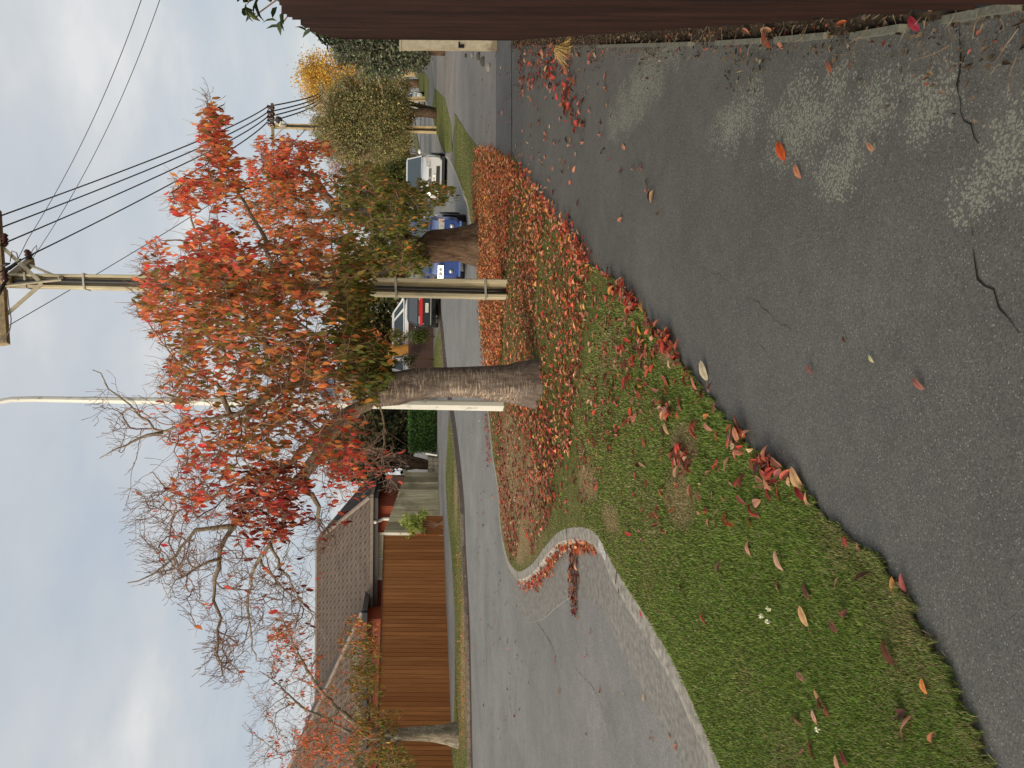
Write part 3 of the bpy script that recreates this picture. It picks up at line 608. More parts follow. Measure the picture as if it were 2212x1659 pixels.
# moss/soil crumbs clumps along the fence
npL = 2600; sL = RS.uniform(0.8, Lf, npL); off = np.abs(RS.normal(0.03, 0.05, npL)) * (1 + 1.2 * (np.sin(sL * 4.3) > .55)); base = np.array([list(fa2 + fdir * s_ + fnr * o_) for s_, o_ in zip(sL, off)]); base[:, 2] = 0.02
V, Fl, Cc = leaf_arrays(base, RS.normal(0, 1, (npL, 3)) * np.array([1, 1, .5]), RS.normal(0, 1, (npL, 3)) + np.array([0, 0, 1]), RS.uniform(0.008, 0.034, npL), RS.uniform(0.006, 0.02, npL), palette([(3, (0.06, 0.045, 0.03)), (2, (0.12, 0.08, 0.05)), (1, (0.2, 0.15, 0.1)), (.5, (0.3, 0.08, 0.05))], npL), 0.1, 0.3, True)
ob = npmesh('leaf_crumbs', V, Fl, M_leaf, None, Cc); tag(ob, 'dark crumbled leaf litter along the foot of the fence', 'litter'); struct(ob, 'stuff')
pg = G(1232, 97, 0.01); g = MB()
for _ in range(60):
    an = random.uniform(2.2, 4.4); l = random.uniform(0.08, 0.26); e = pg + Vector((math.cos(an) * l, -abs(math.sin(an)) * l * 0.6, random.uniform(0.01, 0.12))); g.tube([pg + Vector((random.gauss(0, .05), random.gauss(0, .05), 0)), (pg + e) / 2 + Vector((0, 0, 0.1)), e], [0.004, 0.003, 0.001], 4)
tag(g.build('dry_tussock', simple('straw', S(190, 160, 100), 0.9, 0.2, 20)), 'dry yellow grass tuft hanging from the fence foot', 'grass tuft')
# white gate post beyond the fence end
pp = G(1074, 102.5); hp = 0.0
t = thing('gate_post', pp, 'cream painted wooden post standing at the far end of the brown fence', 'post')
h = (1074 - 866) / F * pp.y; g = MB(); M_post = NT('post_cream'); P_ = M_post.pos(); f = M_post.noise(P_, 9, 5, 0.7); zz = M_post.n('ShaderNodeSeparateXYZ'); M_post.l(P_, zz.inputs[0])
lowm = M_post.math('MULTIPLY', M_post.ramp(M_post.math('ADD', zz.outputs[2], M_post.math('MULTIPLY', f, 0.25)), 0.22, 0.3, (1, 1, 1, 1), (0, 0, 0, 1)), 0.7)
M_post = M_post.bsdf(M_post.mix(lowm, M_post.mix(M_post.ramp(f, 0.3, 0.6), S(180, 166, 134), S(210, 196, 164)), S(110, 92, 66)), 0.7)
g.box((pp.x + .03, pp.y, h / 2), (0.15, 0.10, h)); g.build('shaft', M_post, t)
g = MB(); g.box((pp.x + .03, pp.y, h + 0.012), (0.17, 0.12, 0.03)); g.build('cap', M_post, t)
g = MB(); q = G(1010, 97); g.box((pp.x - 0.01, pp.y - 0.062, 0.62), (0.05, 0.03, 0.09)); g.box((pp.x + 0.01, pp.y - 0.066, 0.66), (0.09, 0.02, 0.025)); g.build('latch', simple('black_iron', S(40, 38, 36), 0.5, 0.1, 20, metal=0.6), t)
# pebbles and plants at the post foot
M_peb = [simple('pebble_grey', S(150, 145, 132), 0.8, 0.2, 30), simple('pebble_dark', S(84, 78, 70), 0.8, 0.2, 30)]
for X, Y, r, m, lab in ((1056, 146, 0.09, 0, 'pale rounded stone on the drive, farthest from the cream post'), (1043, 132, 0.1, 1, 'dark rounded stone on the drive next to the pale one'), (1020, 119, 0.08, 0, 'white quartz stone close to the cream post'), (1034, 121, 0.09, 1, 'dark stone tucked beside the cream post'), (1006, 120, 0.06, 1, 'small dark stone behind the white quartz one')):
    p = G(X, Y, 0.03); g = MB(); g.sphere(p, r, 10, sq=(1, 0.8, 0.6))
    g.v = [(v[0] + random.gauss(0, .004), v[1] + random.gauss(0, .004), v[2]) for v in g.v]; tag(g.build('stone', M_peb[m], smooth=True), lab, 'stone', 'stones at the foot of the cream post')
# ------------------------------------------------------------------ power poles
M_polec = simple('pole_concrete', S(200, 188, 156), 0.85, 0.18, 3.0, stretch=(4, 4, 0.7), spec=0.2, bstr=0.3)
M_polet = simple('pole_concrete_far', S(186, 166, 126), 0.85, 0.15, 3.0, spec=0.2)
M_cable = simple('cable_black', S(40, 36, 34), 0.55, 0.1, 10)
M_ins = simple('insulator_brown', S(70, 36, 30), 0.25, 0.15, 10)
M_arm = simple('crossarm_timber', S(158, 138, 104), 0.9, 0.25, 6, stretch=(2, 2, 2), bstr=0.3)
M_brace = simple('brace_galv', S(196, 184, 154), 0.5, 0.12, 8, metal=0.2)
M_band = simple('steel_band', S(200, 195, 180), 0.4, 0.1, 8, metal=0.5)
def insul(c, parent, ax=(0, 0, 1), s=1.0):
    g = MB(); c = Vector(c); a = Vector(ax).normalized()
    pts = [c + a * (k * 0.03 * s) for k in range(-2, 6)]; g.tube(pts, [0.02 * s, 0.045 * s, 0.06 * s, 0.035 * s, 0.06 * s, 0.035 * s, 0.055 * s, 0.02 * s], 10); return g.build('insulator', M_ins, parent, True)
def hpole(base, top, w, parent, M=M_polec):
    """tapered pole of H section: two flanges with a recessed web facing the camera"""
    g = MB(); ax = (top - base); n = Vector((0, -1, 0)); sd = Vector((1, 0, 0))
    def ring(t, ww):
        c = base + ax * t; a = ww / 2; dd = a * 0.95; fl = a * 0.36; rc = dd * 0.55
        return [c + sd * x + n * y for x, y in ((-a, -dd), (-a, dd * .9), (-a * .93, dd), (-a + fl, dd), (-a + fl + .01, dd - rc), (a - fl - .01, dd - rc), (a - fl, dd), (a * .93, dd), (a, dd * .9), (a, -dd))]
    vs = ring(0, w) + ring(0.5, w * 0.86) + ring(1, w * 0.7); m = 10
    fs = [(r * m + i, r * m + (i + 1) % m, (r + 1) * m + (i + 1) % m, (r + 1) * m + i) for r in range(2) for i in range(m)] + [tuple(range(2 * m, 3 * m))]
    g.add(vs, fs); return g.build('pole_shaft', M, parent)
B1 = G(1097, 626); d1 = B1.y; T1 = D(2, 606, d1); 
np1 = thing('power_pole', B1, 'tall weathered concrete power pole in the leaf carpet between the two cherry trunks', 'power pole')
hpole(B1 - up * 0.1, T1 + up * 0.15, 0.285, np1)
g = MB(); g.tube([B1 + Vector((-0.02, -0.075, 0.0)), lerp(B1, T1, .03) + Vector((-0.03, -0.085, 0)), lerp(B1, T1, .3) + Vector((-0.01, -0.085, 0)), lerp(B1, T1, .6) + Vector((0.0, -0.085, 0)), lerp(B1, T1, .88) + Vector((0.0, -0.085, 0)), lerp(B1, T1, 0.97) + Vector((-0.03, -0.1, 0)), T1 + Vector((-0.15, -0.2, 0.02))], 0.032, 8); g.build('riser_cable', M_cable, np1, True)
for tt in (0.045, 0.22, 0.40, 0.62, 0.83, 0.945):
    c = lerp(B1, T1, tt); w = 0.285 * (1 - 0.28 * tt) + 0.015; g = MB(); z0 = c.z
    for y_, x0, x1 in ((-w / 2, -w / 2, w / 2),): g.beam((c.x + x0, c.y + y_, z0), (c.x + x1, c.y + y_, z0 + .02), 0.012, 0.03)
    g.beam((c.x - w / 2, c.y - w / 2, z0), (c.x - w / 2, c.y + w / 2, z0), 0.012, 0.03); g.beam((c.x + w / 2, c.y - w / 2, z0 + .02), (c.x + w / 2, c.y + w / 2, z0), 0.012, 0.03); g.build('strap', M_band, np1)
aL = D(9, 744, d1 - 0.35); aR = D(-9, 455, d1 + .25); g = MB(); g.beam(aL, aR, 0.11, 0.13); g.build('crossarm', M_arm, np1)
bL = D(11, 612, d1 - 0.3); bR = D(66, 566, d1 + 1.6); g = MB(); g.beam(bL, bR, 0.12, 0.13); g.build('service_arm', M_arm, np1)
c1 = lerp(B1, T1, 0.925)
for p, q in (((D(11, 682, d1 - .2)), D(91, 612, d1 - .14)), (D(1, 530, d1 + .1), D(84, 606, d1 - .14)), (D(62, 572, d1 + 1.2), D(132, 601, d1 - .12)), (D(12, 617, d1 - .4), D(132, 604, d1 - .16))):
    g = MB(); g.beam(p, q, 0.02, 0.055); g.build('brace', M_brace, np1)
ATT = [D(2, 466, d1 + .25), D(1, 492, d1 + .2), D(12, 524, d1 + .12), D(56, 556, d1 + .1)]
insul(D(10, 525, d1 + .1), np1, (1, 0, 0)); insul(D(62, 557, d1 + 1.5), np1, (1, 0, 0.3)); insul(D(11, 603, d1 - .35), np1, (1, .2, .2)); insul(D(66, 560, d1 + 1.62), np1, (1, 0, .3))
g = MB(); g.tube([D(2, 588, d1), D(20, 580, d1), D(36, 568, d1 + .1), D(46, 560, d1 + .1)], [.02, .03, .03, .02], 8); g.tube([D(10, 612, d1 - .4), D(-6, 640, d1 - .5)], .03, 8); g.build('cable_clamp', M_cable, np1, True); g = MB(); g.tube([D(2, 575, d1 - .1), D(12, 571, d1 - .1), D(22, 569, d1 - .1)], [.01, .03, .01], 8); g.build('cable_clamp', M_cable, np1, True)
M_jump = simple('cable_grey', S(110, 108, 104), .6, .1, 9)
for px in ([(16, 626, -.2), (19, 660, -.3), (24, 690, -.4), (20, 716, -.4), (8, 730, -.4), (-10, 740, -.4)], [(22, 566, 0), (26, 542, 0), (36, 546, .05), (40, 562, .1)], [(66, 556, 1.5), (70, 540, 1.4), (79, 530, 1.4), (80, 542, 1.4), (70, 552, 1.4)]):
    g = MB(); g.tube(catmull([D(x, y, d1 + o) for x, y, o in px], .06), .008, 6); g.build('jumper_cable', M_jump, np1, True)
# second pole, beyond the trees
B2 = G(943, 281); d2 = B2.y; T2 = D(583, 272, d2)
np2 = thing('power_pole', B2, 'power pole rising through the grey green tree, brown insulators on its crossarm', 'power pole')
hpole(B2 - up * .1, T2, 0.29, np2, M_polet)
g = MB(); g.tube([B2 + Vector((-.04, -.1, 0)), lerp(B2, T2, .5) + Vector((-.03, -.1, 0)), lerp(B2, T2, .93) + Vector((-.02, -.1, 0))], 0.035, 8); g.build('riser_cable', M_cable, np2, True)
cl = D(590, 318, d2 - .3); cr = D(588, 224, d2 + .2); g = MB(); g.beam(cl, cr, .13, .13); g.build('crossarm', M_arm, np2)
ATT2 = []
for Y in (231, 243, 253, 264): ATT2.append(D(577, Y, d2)); insul(D(589, Y + (2 if Y < 260 else 4), d2 - .1), np2, (0, 0, 1), 1.7); 
for Y in (230, 241, 252, 261): g = MB(); g.tube([D(578, Y, d2 - .05), D(578, Y - 1, d2 - .05), D(583, Y, d2 - .05)], [.05, .06, .05], 6); g.build('line_clamp', M_cable, np2, True)
g = MB(); g.beam(D(618, 270, d2 - .2), D(590, 300, d2 - .3), .03, .06); g.beam(D(618, 266, d2 - .2), D(590, 244, d2), .03, .06); g.build('brace', M_brace, np2)
g = MB(); g.tube(catmull([D(596, 254, d2 - .2), D(604, 258, d2 - .3), D(607, 264, d2 - .3), D(604, 272, d2 - .3), D(616, 270, d2 - .2)], .1), .05, 6); g.build('coiled_cable', simple('cable_white', S(215, 210, 195), .6, .1, 9), np2, True)
g = MB(); g.sphere(D(602, 259, d2 - .25), .18, 8); g.build('fuse_box', M_cable, np2)
# third pole far away
d3 = 58.0; B3 = Vector((D(900, 214, d3).x, d3, 0.0)); T3 = D(692, 214.5, d3)
np3 = thing('power_pole', B3, 'most distant power pole, its pale crossarm level with the golden treetop', 'power pole')
hpole(B3 - up * .1, T3, .3, np3, M_polet); g = MB(); g.beam(D(696, 243, d3), D(695, 188, d3), .16, .16); g.build('crossarm', M_brace, np3)
g = MB(); g.beam(D(712, 217, d3 - .2), D(697, 200, d3 - .1), .05, .07); g.beam(D(712, 214, d3 - .2), D(697, 232, d3 - .1), .05, .07); g.build('brace', M_brace, np3)
ATT3 = [D(692, 199, d3), D(693, 205, d3), D(694, 211, d3), D(695, 216, d3)]
# overhead wires
def wire(pts_seg, r, label, grp, mat=M_cable):
    g = MB()
    for a, b, sag in pts_seg:
        N = 26; pts = []
        for i in range(N + 1):
            t = i / N; p = lerp(Vector(a), Vector(b), t); p = p - up * (4 * sag * t * (1 - t)); pts.append(p)
        rr = [r * max(1.0, p.y / 14) for p in pts]
        g.tube(pts, rr, 6)
    return tag(g.build('power_line', mat, None, True), label, 'wire', grp)
ords = ['outermost, nearest the open sky', 'second from the open sky', 'third from the open sky', 'passing closest to the near pole shaft']
for k in range(4):
    a = ATT[k]; b = ATT2[k]; dirv = (a - b); dirv.z = 0
    seg = [(a, b, .42), (D(584, (231, 243, 253, 264)[k] - 2, d2 + .05), ATT3[k], .5)]
    seg.append((a, a + dirv * 0.6 + up * (0.25), .2))
    wire(seg, .0125, f'black power line of the four thick ones, {ords[k]}', 'four power lines between the poles')
s1a = D(60, 517, d1 + .6); wire([(s1a, D(305, 0, 9.5), .12), (D(305, 0, 9.5), D(420, -260, 9), .02)], .0055, 'thin service wire crossing the open sky, its end farther up the pole arm', 'thin service wires', M_cable)
s2a = D(72, 556, d1 + 1.5); wire([(s2a, D(345, 0, 10.2), .16), (D(345, 0, 10.2), D(470, -260, 9.6), .02)], .0055, 'thin service wire crossing the open sky, the one closer to the rooftops', 'thin service wires', M_cable)
g = MB(); g.tube([D(60, 517, d1 + .6), D(32, 573, d1 + .1)], .0055, 6); g.build('service_tail', M_cable, np1)
wire([(D(12, 707, d1 + .3), D(660, 279, d2 + 1.2), .55), (D(660, 279, d2 + 1.2), D(690, 242, d3), .3)], .0075, 'single thin telephone wire slung low behind the near pole towards the distant poles', None, M_cable)
# lamp post
BL = G(1088, 877); dl = BL.y
lp = thing('street_lamp_pole', BL, 'pale tapered octagonal lamp post behind the nearest cherry trunk', 'lamp post')
M_lamp = NT('lamp_paint'); P_ = M_lamp.pos(); f = M_lamp.noise(P_, 12, 6, .7, (1, 1, .35)); M_lamp = M_lamp.bsdf(M_lamp.mix(M_lamp.ramp(f, .56, .64), S(218, 216, 202), S(150, 158, 152)), .5, spec=.4)
g = MB(); pts = [BL - up * .1] + [D(X, Y, dl) for X, Y in ((700, 871), (400, 867), (75, 862), (25, 863), (0, 867))] + [D(-30, 876, dl - .1), D(-60, 900, dl - .3), D(-80, 950, dl - .8)]
g.tube(pts, [.084, .070, .058, .044, .042, .041, .04, .038, .036], 8); g.build('shaft', M_lamp, lp)
g = MB(); g.sphere(D(-82, 970, dl - 1.0), .16, 10, sq=(1.6, 1.2, .5)); g.build('lamp_head', M_lamp, lp, True)
# ================================================================== HOUSE AND FAR SIDE
def tilemat(name, c1, c2):
    t = NT(name); tc = t.n('ShaderNodeTexCoord'); P_ = t.pos(); sx = t.n('ShaderNodeSeparateXYZ'); t.l(P_, sx.inputs[0])
    row = t.math('MULTIPLY', sx.outputs[2], 4.5); rf = t.math('FRACT', row); colx = t.math('MULTIPLY', t.math('ADD', sx.outputs[0], sx.outputs[1]), 3.3)
    wob = t.math('MULTIPLY', t.math('SINE', t.math('MULTIPLY', colx, 6.283)), 0.16)
    rf2 = t.math('FRACT', t.math('ADD', row, wob)); line = t.ramp(rf2, 0.06, 0.2, (0, 0, 0, 1), (1, 1, 1, 1))
    f = t.noise(P_, 1.2, 6, .7); c = t.mix(t.ramp(f, .3, .7), c1, c2); f2 = t.noise(P_, 20, 3, .7)
    c = t.mix(t.ramp(f2, .3, .7), t.mix(1.0, c, (.8, .8, .8, 1), 'MULTIPLY'), t.mix(1.0, c, (1.15, 1.13, 1.1, 1), 'MULTIPLY'))
    c = t.mix(line, t.mix(1.0, c, (.34, .33, .33, 1), 'MULTIPLY'), c)
    h = t.math('ADD', rf2, t.math('MULTIPLY', t.math('SINE', t.math('MULTIPLY', colx, 6.283)), .35))
    return t.bsdf(c, .75, bump=h, bstr=.6, bdist=.04, spec=.3)
M_roof = tilemat('roof_tiles', S(88, 75, 64), S(110, 95, 82))
M_rib = simple('roof_ribbed', S(196, 174, 150), .6, .12, 5)  # colour lightened so the hip end, turned from the sun, looks lit
M_ridge = simple('ridge_cap', S(128, 112, 98), .6, .12, 5)
M_fascia = simple('fascia_dark', S(72, 68, 66), .5, .1, 5)
def boards(name, base, dark, axis=0, freq=7.0, var=.12):
    t = NT(name); P_ = t.pos(); sx = t.n('ShaderNodeSeparateXYZ'); t.l(P_, sx.inputs[0]); f = t.noise(P_, 3, 5, .7, (8, 8, .5))
    s_ = t.math('FRACT', t.math('MULTIPLY', t.math('ADD', sx.outputs[0], sx.outputs[1]) if axis == 0 else sx.outputs[2], freq)); ln = t.ramp(s_, .02, .1)
    c = t.mix(t.ramp(f, .3, .7), tuple(base[i] * (1 - var * 2) for i in range(3)) + (1,), tuple(min(1, base[i] * (1 + var)) for i in range(3)) + (1,)); c = t.mix(ln, dark, c)
    return t.bsdf(c, .6, bump=s_, bstr=.3, bdist=.01, spec=.35)
M_wall = boards('red_weatherboard', S(150, 66, 34), S(84, 34, 20), 0, 6.5)
M_white = simple('white_frame', S(232, 228, 216), .45, .05, 6)
M_glass = NT('dark_glass').bsdf((0.02, 0.024, 0.026, 1), .08, spec=.9)
M_blind = boards('blind_slats', S(214, 204, 172), S(170, 158, 128), 0, 9)
hd = 33.0
def hx(Y, d): return D(850, Y, d).x
ex = hx(1074, hd - .45); wallx = ex - .45; ez = D(800, 1150, hd - .45).z; zr = D(687, 1200, 38.2).z
house = thing('weatherboard_house', (wallx - 8, hd, 0), 'rust red weatherboard house with a brown tiled hip roof behind the stained fence', 'house')
xl = -26.0; yb = 43.6
g = MB(); g.prism([(xl, hd), (wallx, hd), (wallx, yb), (xl, yb)], 0, ez + .05); g.build('wall', M_wall, house)
rz = zr; ry = 38.2; rx = hx(1168, ry); e = .45
g = MB(); A_ = (ex, hd - e, ez); Bk = (ex, yb + e, ez); R_ = (rx, ry, rz); Lf_ = (xl, hd - e, ez); RL = (xl, ry, rz); Lb = (xl, yb + e, ez)
g.add([Lf_, A_, R_, RL], [(0, 1, 2, 3)]); g.add([Lb, Bk, R_, RL], [(3, 2, 1, 0)]); roof = g.build('roof', M_roof, house)
g = MB(); n_ = 26
for i in range(n_):
    t0 = i / n_; t1 = (i + .86) / n_
    pa, pb = lerp(Vector(A_), Vector(Bk), t0), lerp(Vector(A_), Vector(Bk), t1); k = (lambda t: 1 - abs(2 * t - 1))
    g.add([pa, pb, lerp(pb, Vector(R_), k(t1) * .999), lerp(pa, Vector(R_), k(t0) * .999)], [(0, 1, 2, 3)])
g2 = MB(); g2.add([A_, Bk, R_], [(0, 1, 2)]); g2.v = [(v[0] - .01, v[1], v[2] - .02) for v in g2.v]; g2.build('hip_end', M_rib, house)
g = MB()
for i in range(1, 24):
    t0 = i / 24; pa = lerp(Vector(A_), Vector(Bk), t0); k = 1 - abs(2 * t0 - 1); tgt = Vector((lerp(A_[0], R_[0], k), pa.y, lerp(A_[2], R_[2], k))); g.beam(pa + Vector((.0, 0, .02)), tgt + Vector((.0, 0, .02)), .035, .05)
g.build('roof_rib', M_fascia, house)
g = MB(); g.tube([Vector(A_) + up * .02, Vector(R_) + up * .04], .09, 6); g.tube([Vector(Bk) + up * .02, Vector(R_) + up * .04], .09, 6); g.tube([Vector(R_) + up * .04, Vector(RL) + up * .04], .1, 6); g.build('ridge_cap', M_ridge, house)
g = MB(); g.box(((xl + ex) / 2, hd - e - .06, ez - .06), (ex - xl, .12, .13)); g.box((ex + .06, (hd + yb) / 2, ez - .06), (.12, yb - hd + 1.1, .13)); g.build('gutter', M_ridge, house)
g = MB(); g.box(((xl + ex) / 2, hd - e + .03, ez - .22), (ex - xl - .1, .04, .2)); g.box((ex - .05, (hd + yb) / 2, ez - .22), (.04, yb - hd + .7, .2)); g.box(((xl + ex) / 2, hd - .2, ez - .125), (ex - xl - .2, .4, .03)); g.build('fascia', M_fascia, house)
def window(Y0, Y1, X0, X1, kind, dd=hd):
    p = D(X1, Y0, dd); q = D(X0, Y1, dd); x0, x1 = q.x, p.x; z0, z1 = 1.0, q.z; w = MB(); fw = .09; y = dd - .03
    w.box(((x0 + x1) / 2, y, z1 - fw / 2), (x1 - x0, .1, fw)); w.box(((x0 + x1) / 2, y, z0 + fw / 2), (x1 - x0, .1, fw))
    for xx in (x0 + fw / 2, x1 - fw / 2): w.box((xx, y, (z0 + z1) / 2), (fw, .096, z1 - z0 - 2 * fw))
    if x1 - x0 > 1.4: w.box((lerp(x0, x1, .45), y, (z0 + z1) / 2), (.06, .09, z1 - z0 - 2 * fw))
    fr = w.build('window', M_white, house); g_ = MB(); g_.add([(x0 + fw, y + .01, z0 + fw), (x1 - fw, y + .01, z0 + fw), (x1 - fw, y + .01, z1 - fw), (x0 + fw, y + .01, z1 - fw)], [(0, 1, 2, 3)]); g_.build('pane', M_blind if kind else M_glass, fr)
window(1150, 1252, 811, 840, 1); window(1314, 1360, 812, 840, 0); window(1388, 1396, 810, 840, 0)
# side wall facing the drive: lighter door panel and downpipe
sy = 36.6; g = MB(); g.box((wallx + .02, 37.6, 1.5), (.05, 1.0, 2.3)); g.build('door', boards('door_panel', S(176, 84, 40), S(110, 50, 28), 1, 5), house)
g = MB(); dy = hd - .12; g.tube([(hx(1121, dy), dy, 0.2), (hx(1121, dy), dy, 2.35), (hx(1124, dy), dy - .1, 2.5), (hx(1125, dy), dy - .35, ez - .2), (hx(1125, dy), dy - .35, ez - .1)], .07, 8); g.build('downpipe', M_white, house)
g = MB(); cp = wallx; g.box((cp + .01, yb - .02, 1.4), (.16, .16, 2.6)); g.build('corner_board', M_white, house)
# front wing with its own roof
wy = 30.9; wx = hx(1316, wy); wz = D(784, 1316, wy - .4).z; wr = D(600, 1716, 36)
g = MB(); g.prism([(xl, wy), (wx - .4, wy), (wx - .4, hd - .02), (xl, hd - .02)], 0, wz); g.build('wing_wall', M_wall, house)
A2_ = Vector((wx, wy - .4, wz)); R2 = Vector((wr.x, 36, wr.z)); B2_ = Vector((wx, 41.5, wz)); g = MB()
g.add([(xl, wy - .4, wz), A2_, R2, (xl, 36, wr.z)], [(0, 1, 2, 3)]); g.add([A2_, B2_, R2], [(0, 1, 2)]); g.add([(xl, 41.5, wz), B2_, R2, (xl, 36, wr.z)], [(3, 2, 1, 0)]); g.build('wing_roof', M_roof, house)
g = MB(); g.tube([A2_ + up * .03, R2 + up * .05], .09, 6); g.tube([R2 + up * .05, Vector((xl, 36, wr.z + .05))], .1, 6); g.build('wing_ridge_cap', M_ridge, house)
g = MB(); g.box(((xl + wx) / 2, wy - .46, wz - .08), (wx - xl, .12, .2)); g.box((wx + .06, wy + 1.2, wz - .08), (.12, 3.2, .2)); g.build('wing_gutter', simple('gutter_black', S(44, 44, 46), .4, .1, 5), house)
# stained paling fence
def paling(name, pts, label, M, bw=.15, gap=.006, cap=None, jag=.0, th=.022, back=False):
    """pts: list of (Xbottom, Xtop, Y) or world (p, height)"""
    W_ = [(G(xb, Y), (D(xt, Y, G(xb, Y).y)).z) for xb, xt, Y in pts]; t = thing(name, W_[0][0], label, 'fence'); g = MB(); gc = MB()
    for (p, h0), (q, h1) in zip(W_, W_[1:]):
        L_ = (q - p).length; nb = max(1, int(round(L_ / bw))); dv = (q - p) / L_; sd = Vector((-dv.y, dv.x, 0))
        for i in range(nb):
            a = p + dv * (i * L_ / nb + gap / 2); b = p + dv * ((i + 1) * L_ / nb - gap / 2); o = sd * random.uniform(-.004, .004); ja = random.uniform(-jag, jag); ha = lerp(h0, h1, i / nb) + ja; hb = lerp(h0, h1, (i + 1) / nb) + ja; z0 = -.02
            vs = []
            for pt, h in ((a, ha), (b, hb)):
                for s_ in (-1, 1):
                    for z in (z0, h): vs.append(pt + sd * s_ * th / 2 + o + up * z)
            g.add(vs, [(0, 4, 5, 1), (2, 3, 7, 6), (0, 1, 3, 2), (4, 6, 7, 5), (1, 5, 7, 3), (0, 2, 6, 4)])
        if cap: gc.beam(p + up * (h0 + .02), q + up * (h1 + .02), .09, .035)
    g.build('paling_panel', M, t)
    if cap: gc.build('cap_rail', cap, t)
    g = MB()
    for (p, h0), (q, h1) in zip(W_, W_[1:]):
        dv = (q - p).normalized(); sd = Vector((-dv.y, dv.x, 0)); sd = sd if sd.y > 0 else -sd
        for z in (.3, .85): g.beam(p + sd * .05 + up * z * h0 / 1.2, q + sd * .05 + up * z * h1 / 1.2, .04, .07)
    g.build('back_rail', M, t)
    if back:
        g = MB(); (p, h0), (q, h1) = W_[0], W_[-1]; dv = (q - p).normalized(); sd = Vector((-dv.y, dv.x, 0)); sd = (sd if sd.y > 0 else -sd) * .10
        g.add([p + sd, q + sd, q + sd + up * (h1 - .05), p + sd + up * (h0 - .05)], [(0, 1, 2, 3)]); g.build('gap_shade_sheet', M_fascia, t)  # added dark sheet, paints shade into the gaps between the boards
    return t
t = NT('stained_boards'); P_ = t.pos(); f = t.noise(P_, 2, 6, .7, (6, 6, .35)); f2 = t.noise(P_, 1.3, 3, .5, (5, 5, .3)); isl = t.n('ShaderNodeNewGeometry').outputs['Random Per Island']
c = t.mix(t.ramp(f, .3, .72), S(152, 94, 48), S(194, 130, 76)); c = t.mix(t.math('MULTIPLY', isl, .6), c, S(128, 76, 38)); kn_ = t.ramp(t.noise(P_, 9, 2, .5, (1.5, 1.5, .7)), .72, .78); c = t.mix(t.math('MULTIPLY', kn_, .5), c, S(74, 42, 24))
M_stain = t.bsdf(c, .75, bump=f, bstr=.2, spec=.25)
t = NT('grey_palings'); P_ = t.pos(); f = t.noise(P_, 2, 6, .75, (7, 7, .5)); isl = t.n('ShaderNodeNewGeometry').outputs['Random Per Island']; big = t.noise(P_, 1.0, 4, .6)
c = t.mix(t.ramp(f, .3, .7), S(150, 140, 112), S(222, 210, 174)); c = t.mix(t.math('MULTIPLY', t.ramp(isl, .3, .9), .75), c, S(112, 104, 82)); c = t.mix(t.math('MULTIPLY', t.ramp(big, .5, .68), .6), c, S(90, 86, 66)); M_grey = t.bsdf(c, .9, bump=f, bstr=.4, spec=.15)
M_capr = simple('cap_rail_dark', S(92, 62, 40), .7, .15, 8)
paling('stained_fence', [(958, 830.5, 1157), (985, 808, 1850)], 'long orange brown stained board fence in front of the red house', M_stain, .148, .012, M_capr, back=True)
paling('low_return_fence', [(956.5, 913, 1114), (957.5, 912, 1156)], 'low brown board return beside the yellow green shrub', M_stain, .3, .012)
paling('grey_fence', [(945, 877, 1020), (951, 829, 1152)], 'weathered grey paling fence with a sloping top at the drive', M_grey, .15, .02, None, .012)
# yellow green shrub etc. are built with the plants; low block wall and mailbox by the old trunk
M_block = simple('block_wall', S(112, 106, 94), .95, .25, 7, spec=.15)
wp = G(947, 1001); g = MB(); a = G(947, 986); b = G(946, 1019); hgt = (946 - 924) / F * a.y
for i in range(4):
    p = lerp(a, b, i / 4 + .01); q = lerp(a, b, (i + 1) / 4 - .01)
    for r in range(2): g.beam(p + up * (hgt * (r + .5) / 2), q + up * (hgt * (r + .5) / 2), .2, hgt / 2 - .015)
tag(g.build('block_wall', M_block), 'low mossy block wall under the leaning old trunk', 'wall')
p = D(932, 982, a.y - .2); g = MB(); g.box(p, (.06, .05, .5), Matrix.Rotation(.15, 3, 'Y')); tag(g.build('marker_stake', M_white), 'short white stake leaning by the clipped hedge', 'stake')
# pale board fence end beyond the yellow trunk
paling('pale_paling_fence', [(921, 849, 772), (921, 849, 797)], 'sunlit grey board fence end directly behind the nearest cherry trunk', M_grey, .28, .02, None, .03, .05)
# low brown boundary wall in front of the white van
def backwall(name, px, d, label, M, cat, th=.12):
    (X0, Y0), (X1, Y1) = px; p = D(X0, Y0, d); q = D(X1, Y1, d); zb = min(0.0, p.z); g = MB(); g.prism([(q.x, d), (p.x, d), (p.x, d + th), (q.x, d + th)], -0.1, D(X0, (Y0 + Y1) / 2, d).z); return tag(g.build(name, M), label, cat)
backwall('low_board_fence', ((882, 690), (882, 796)), 39.5, 'low dark brown fence below the white van windows', boards('dark_board_fence', S(94, 70, 60), S(60, 44, 38), 1, 4.5), 'fence')
backwall('brick_wall', ((936, 60), (936, 121)), 46, 'dark reddish wall end below the grey green shrub', simple('brick_dark', S(104, 66, 54), .9, .2, 8), 'wall', .3)
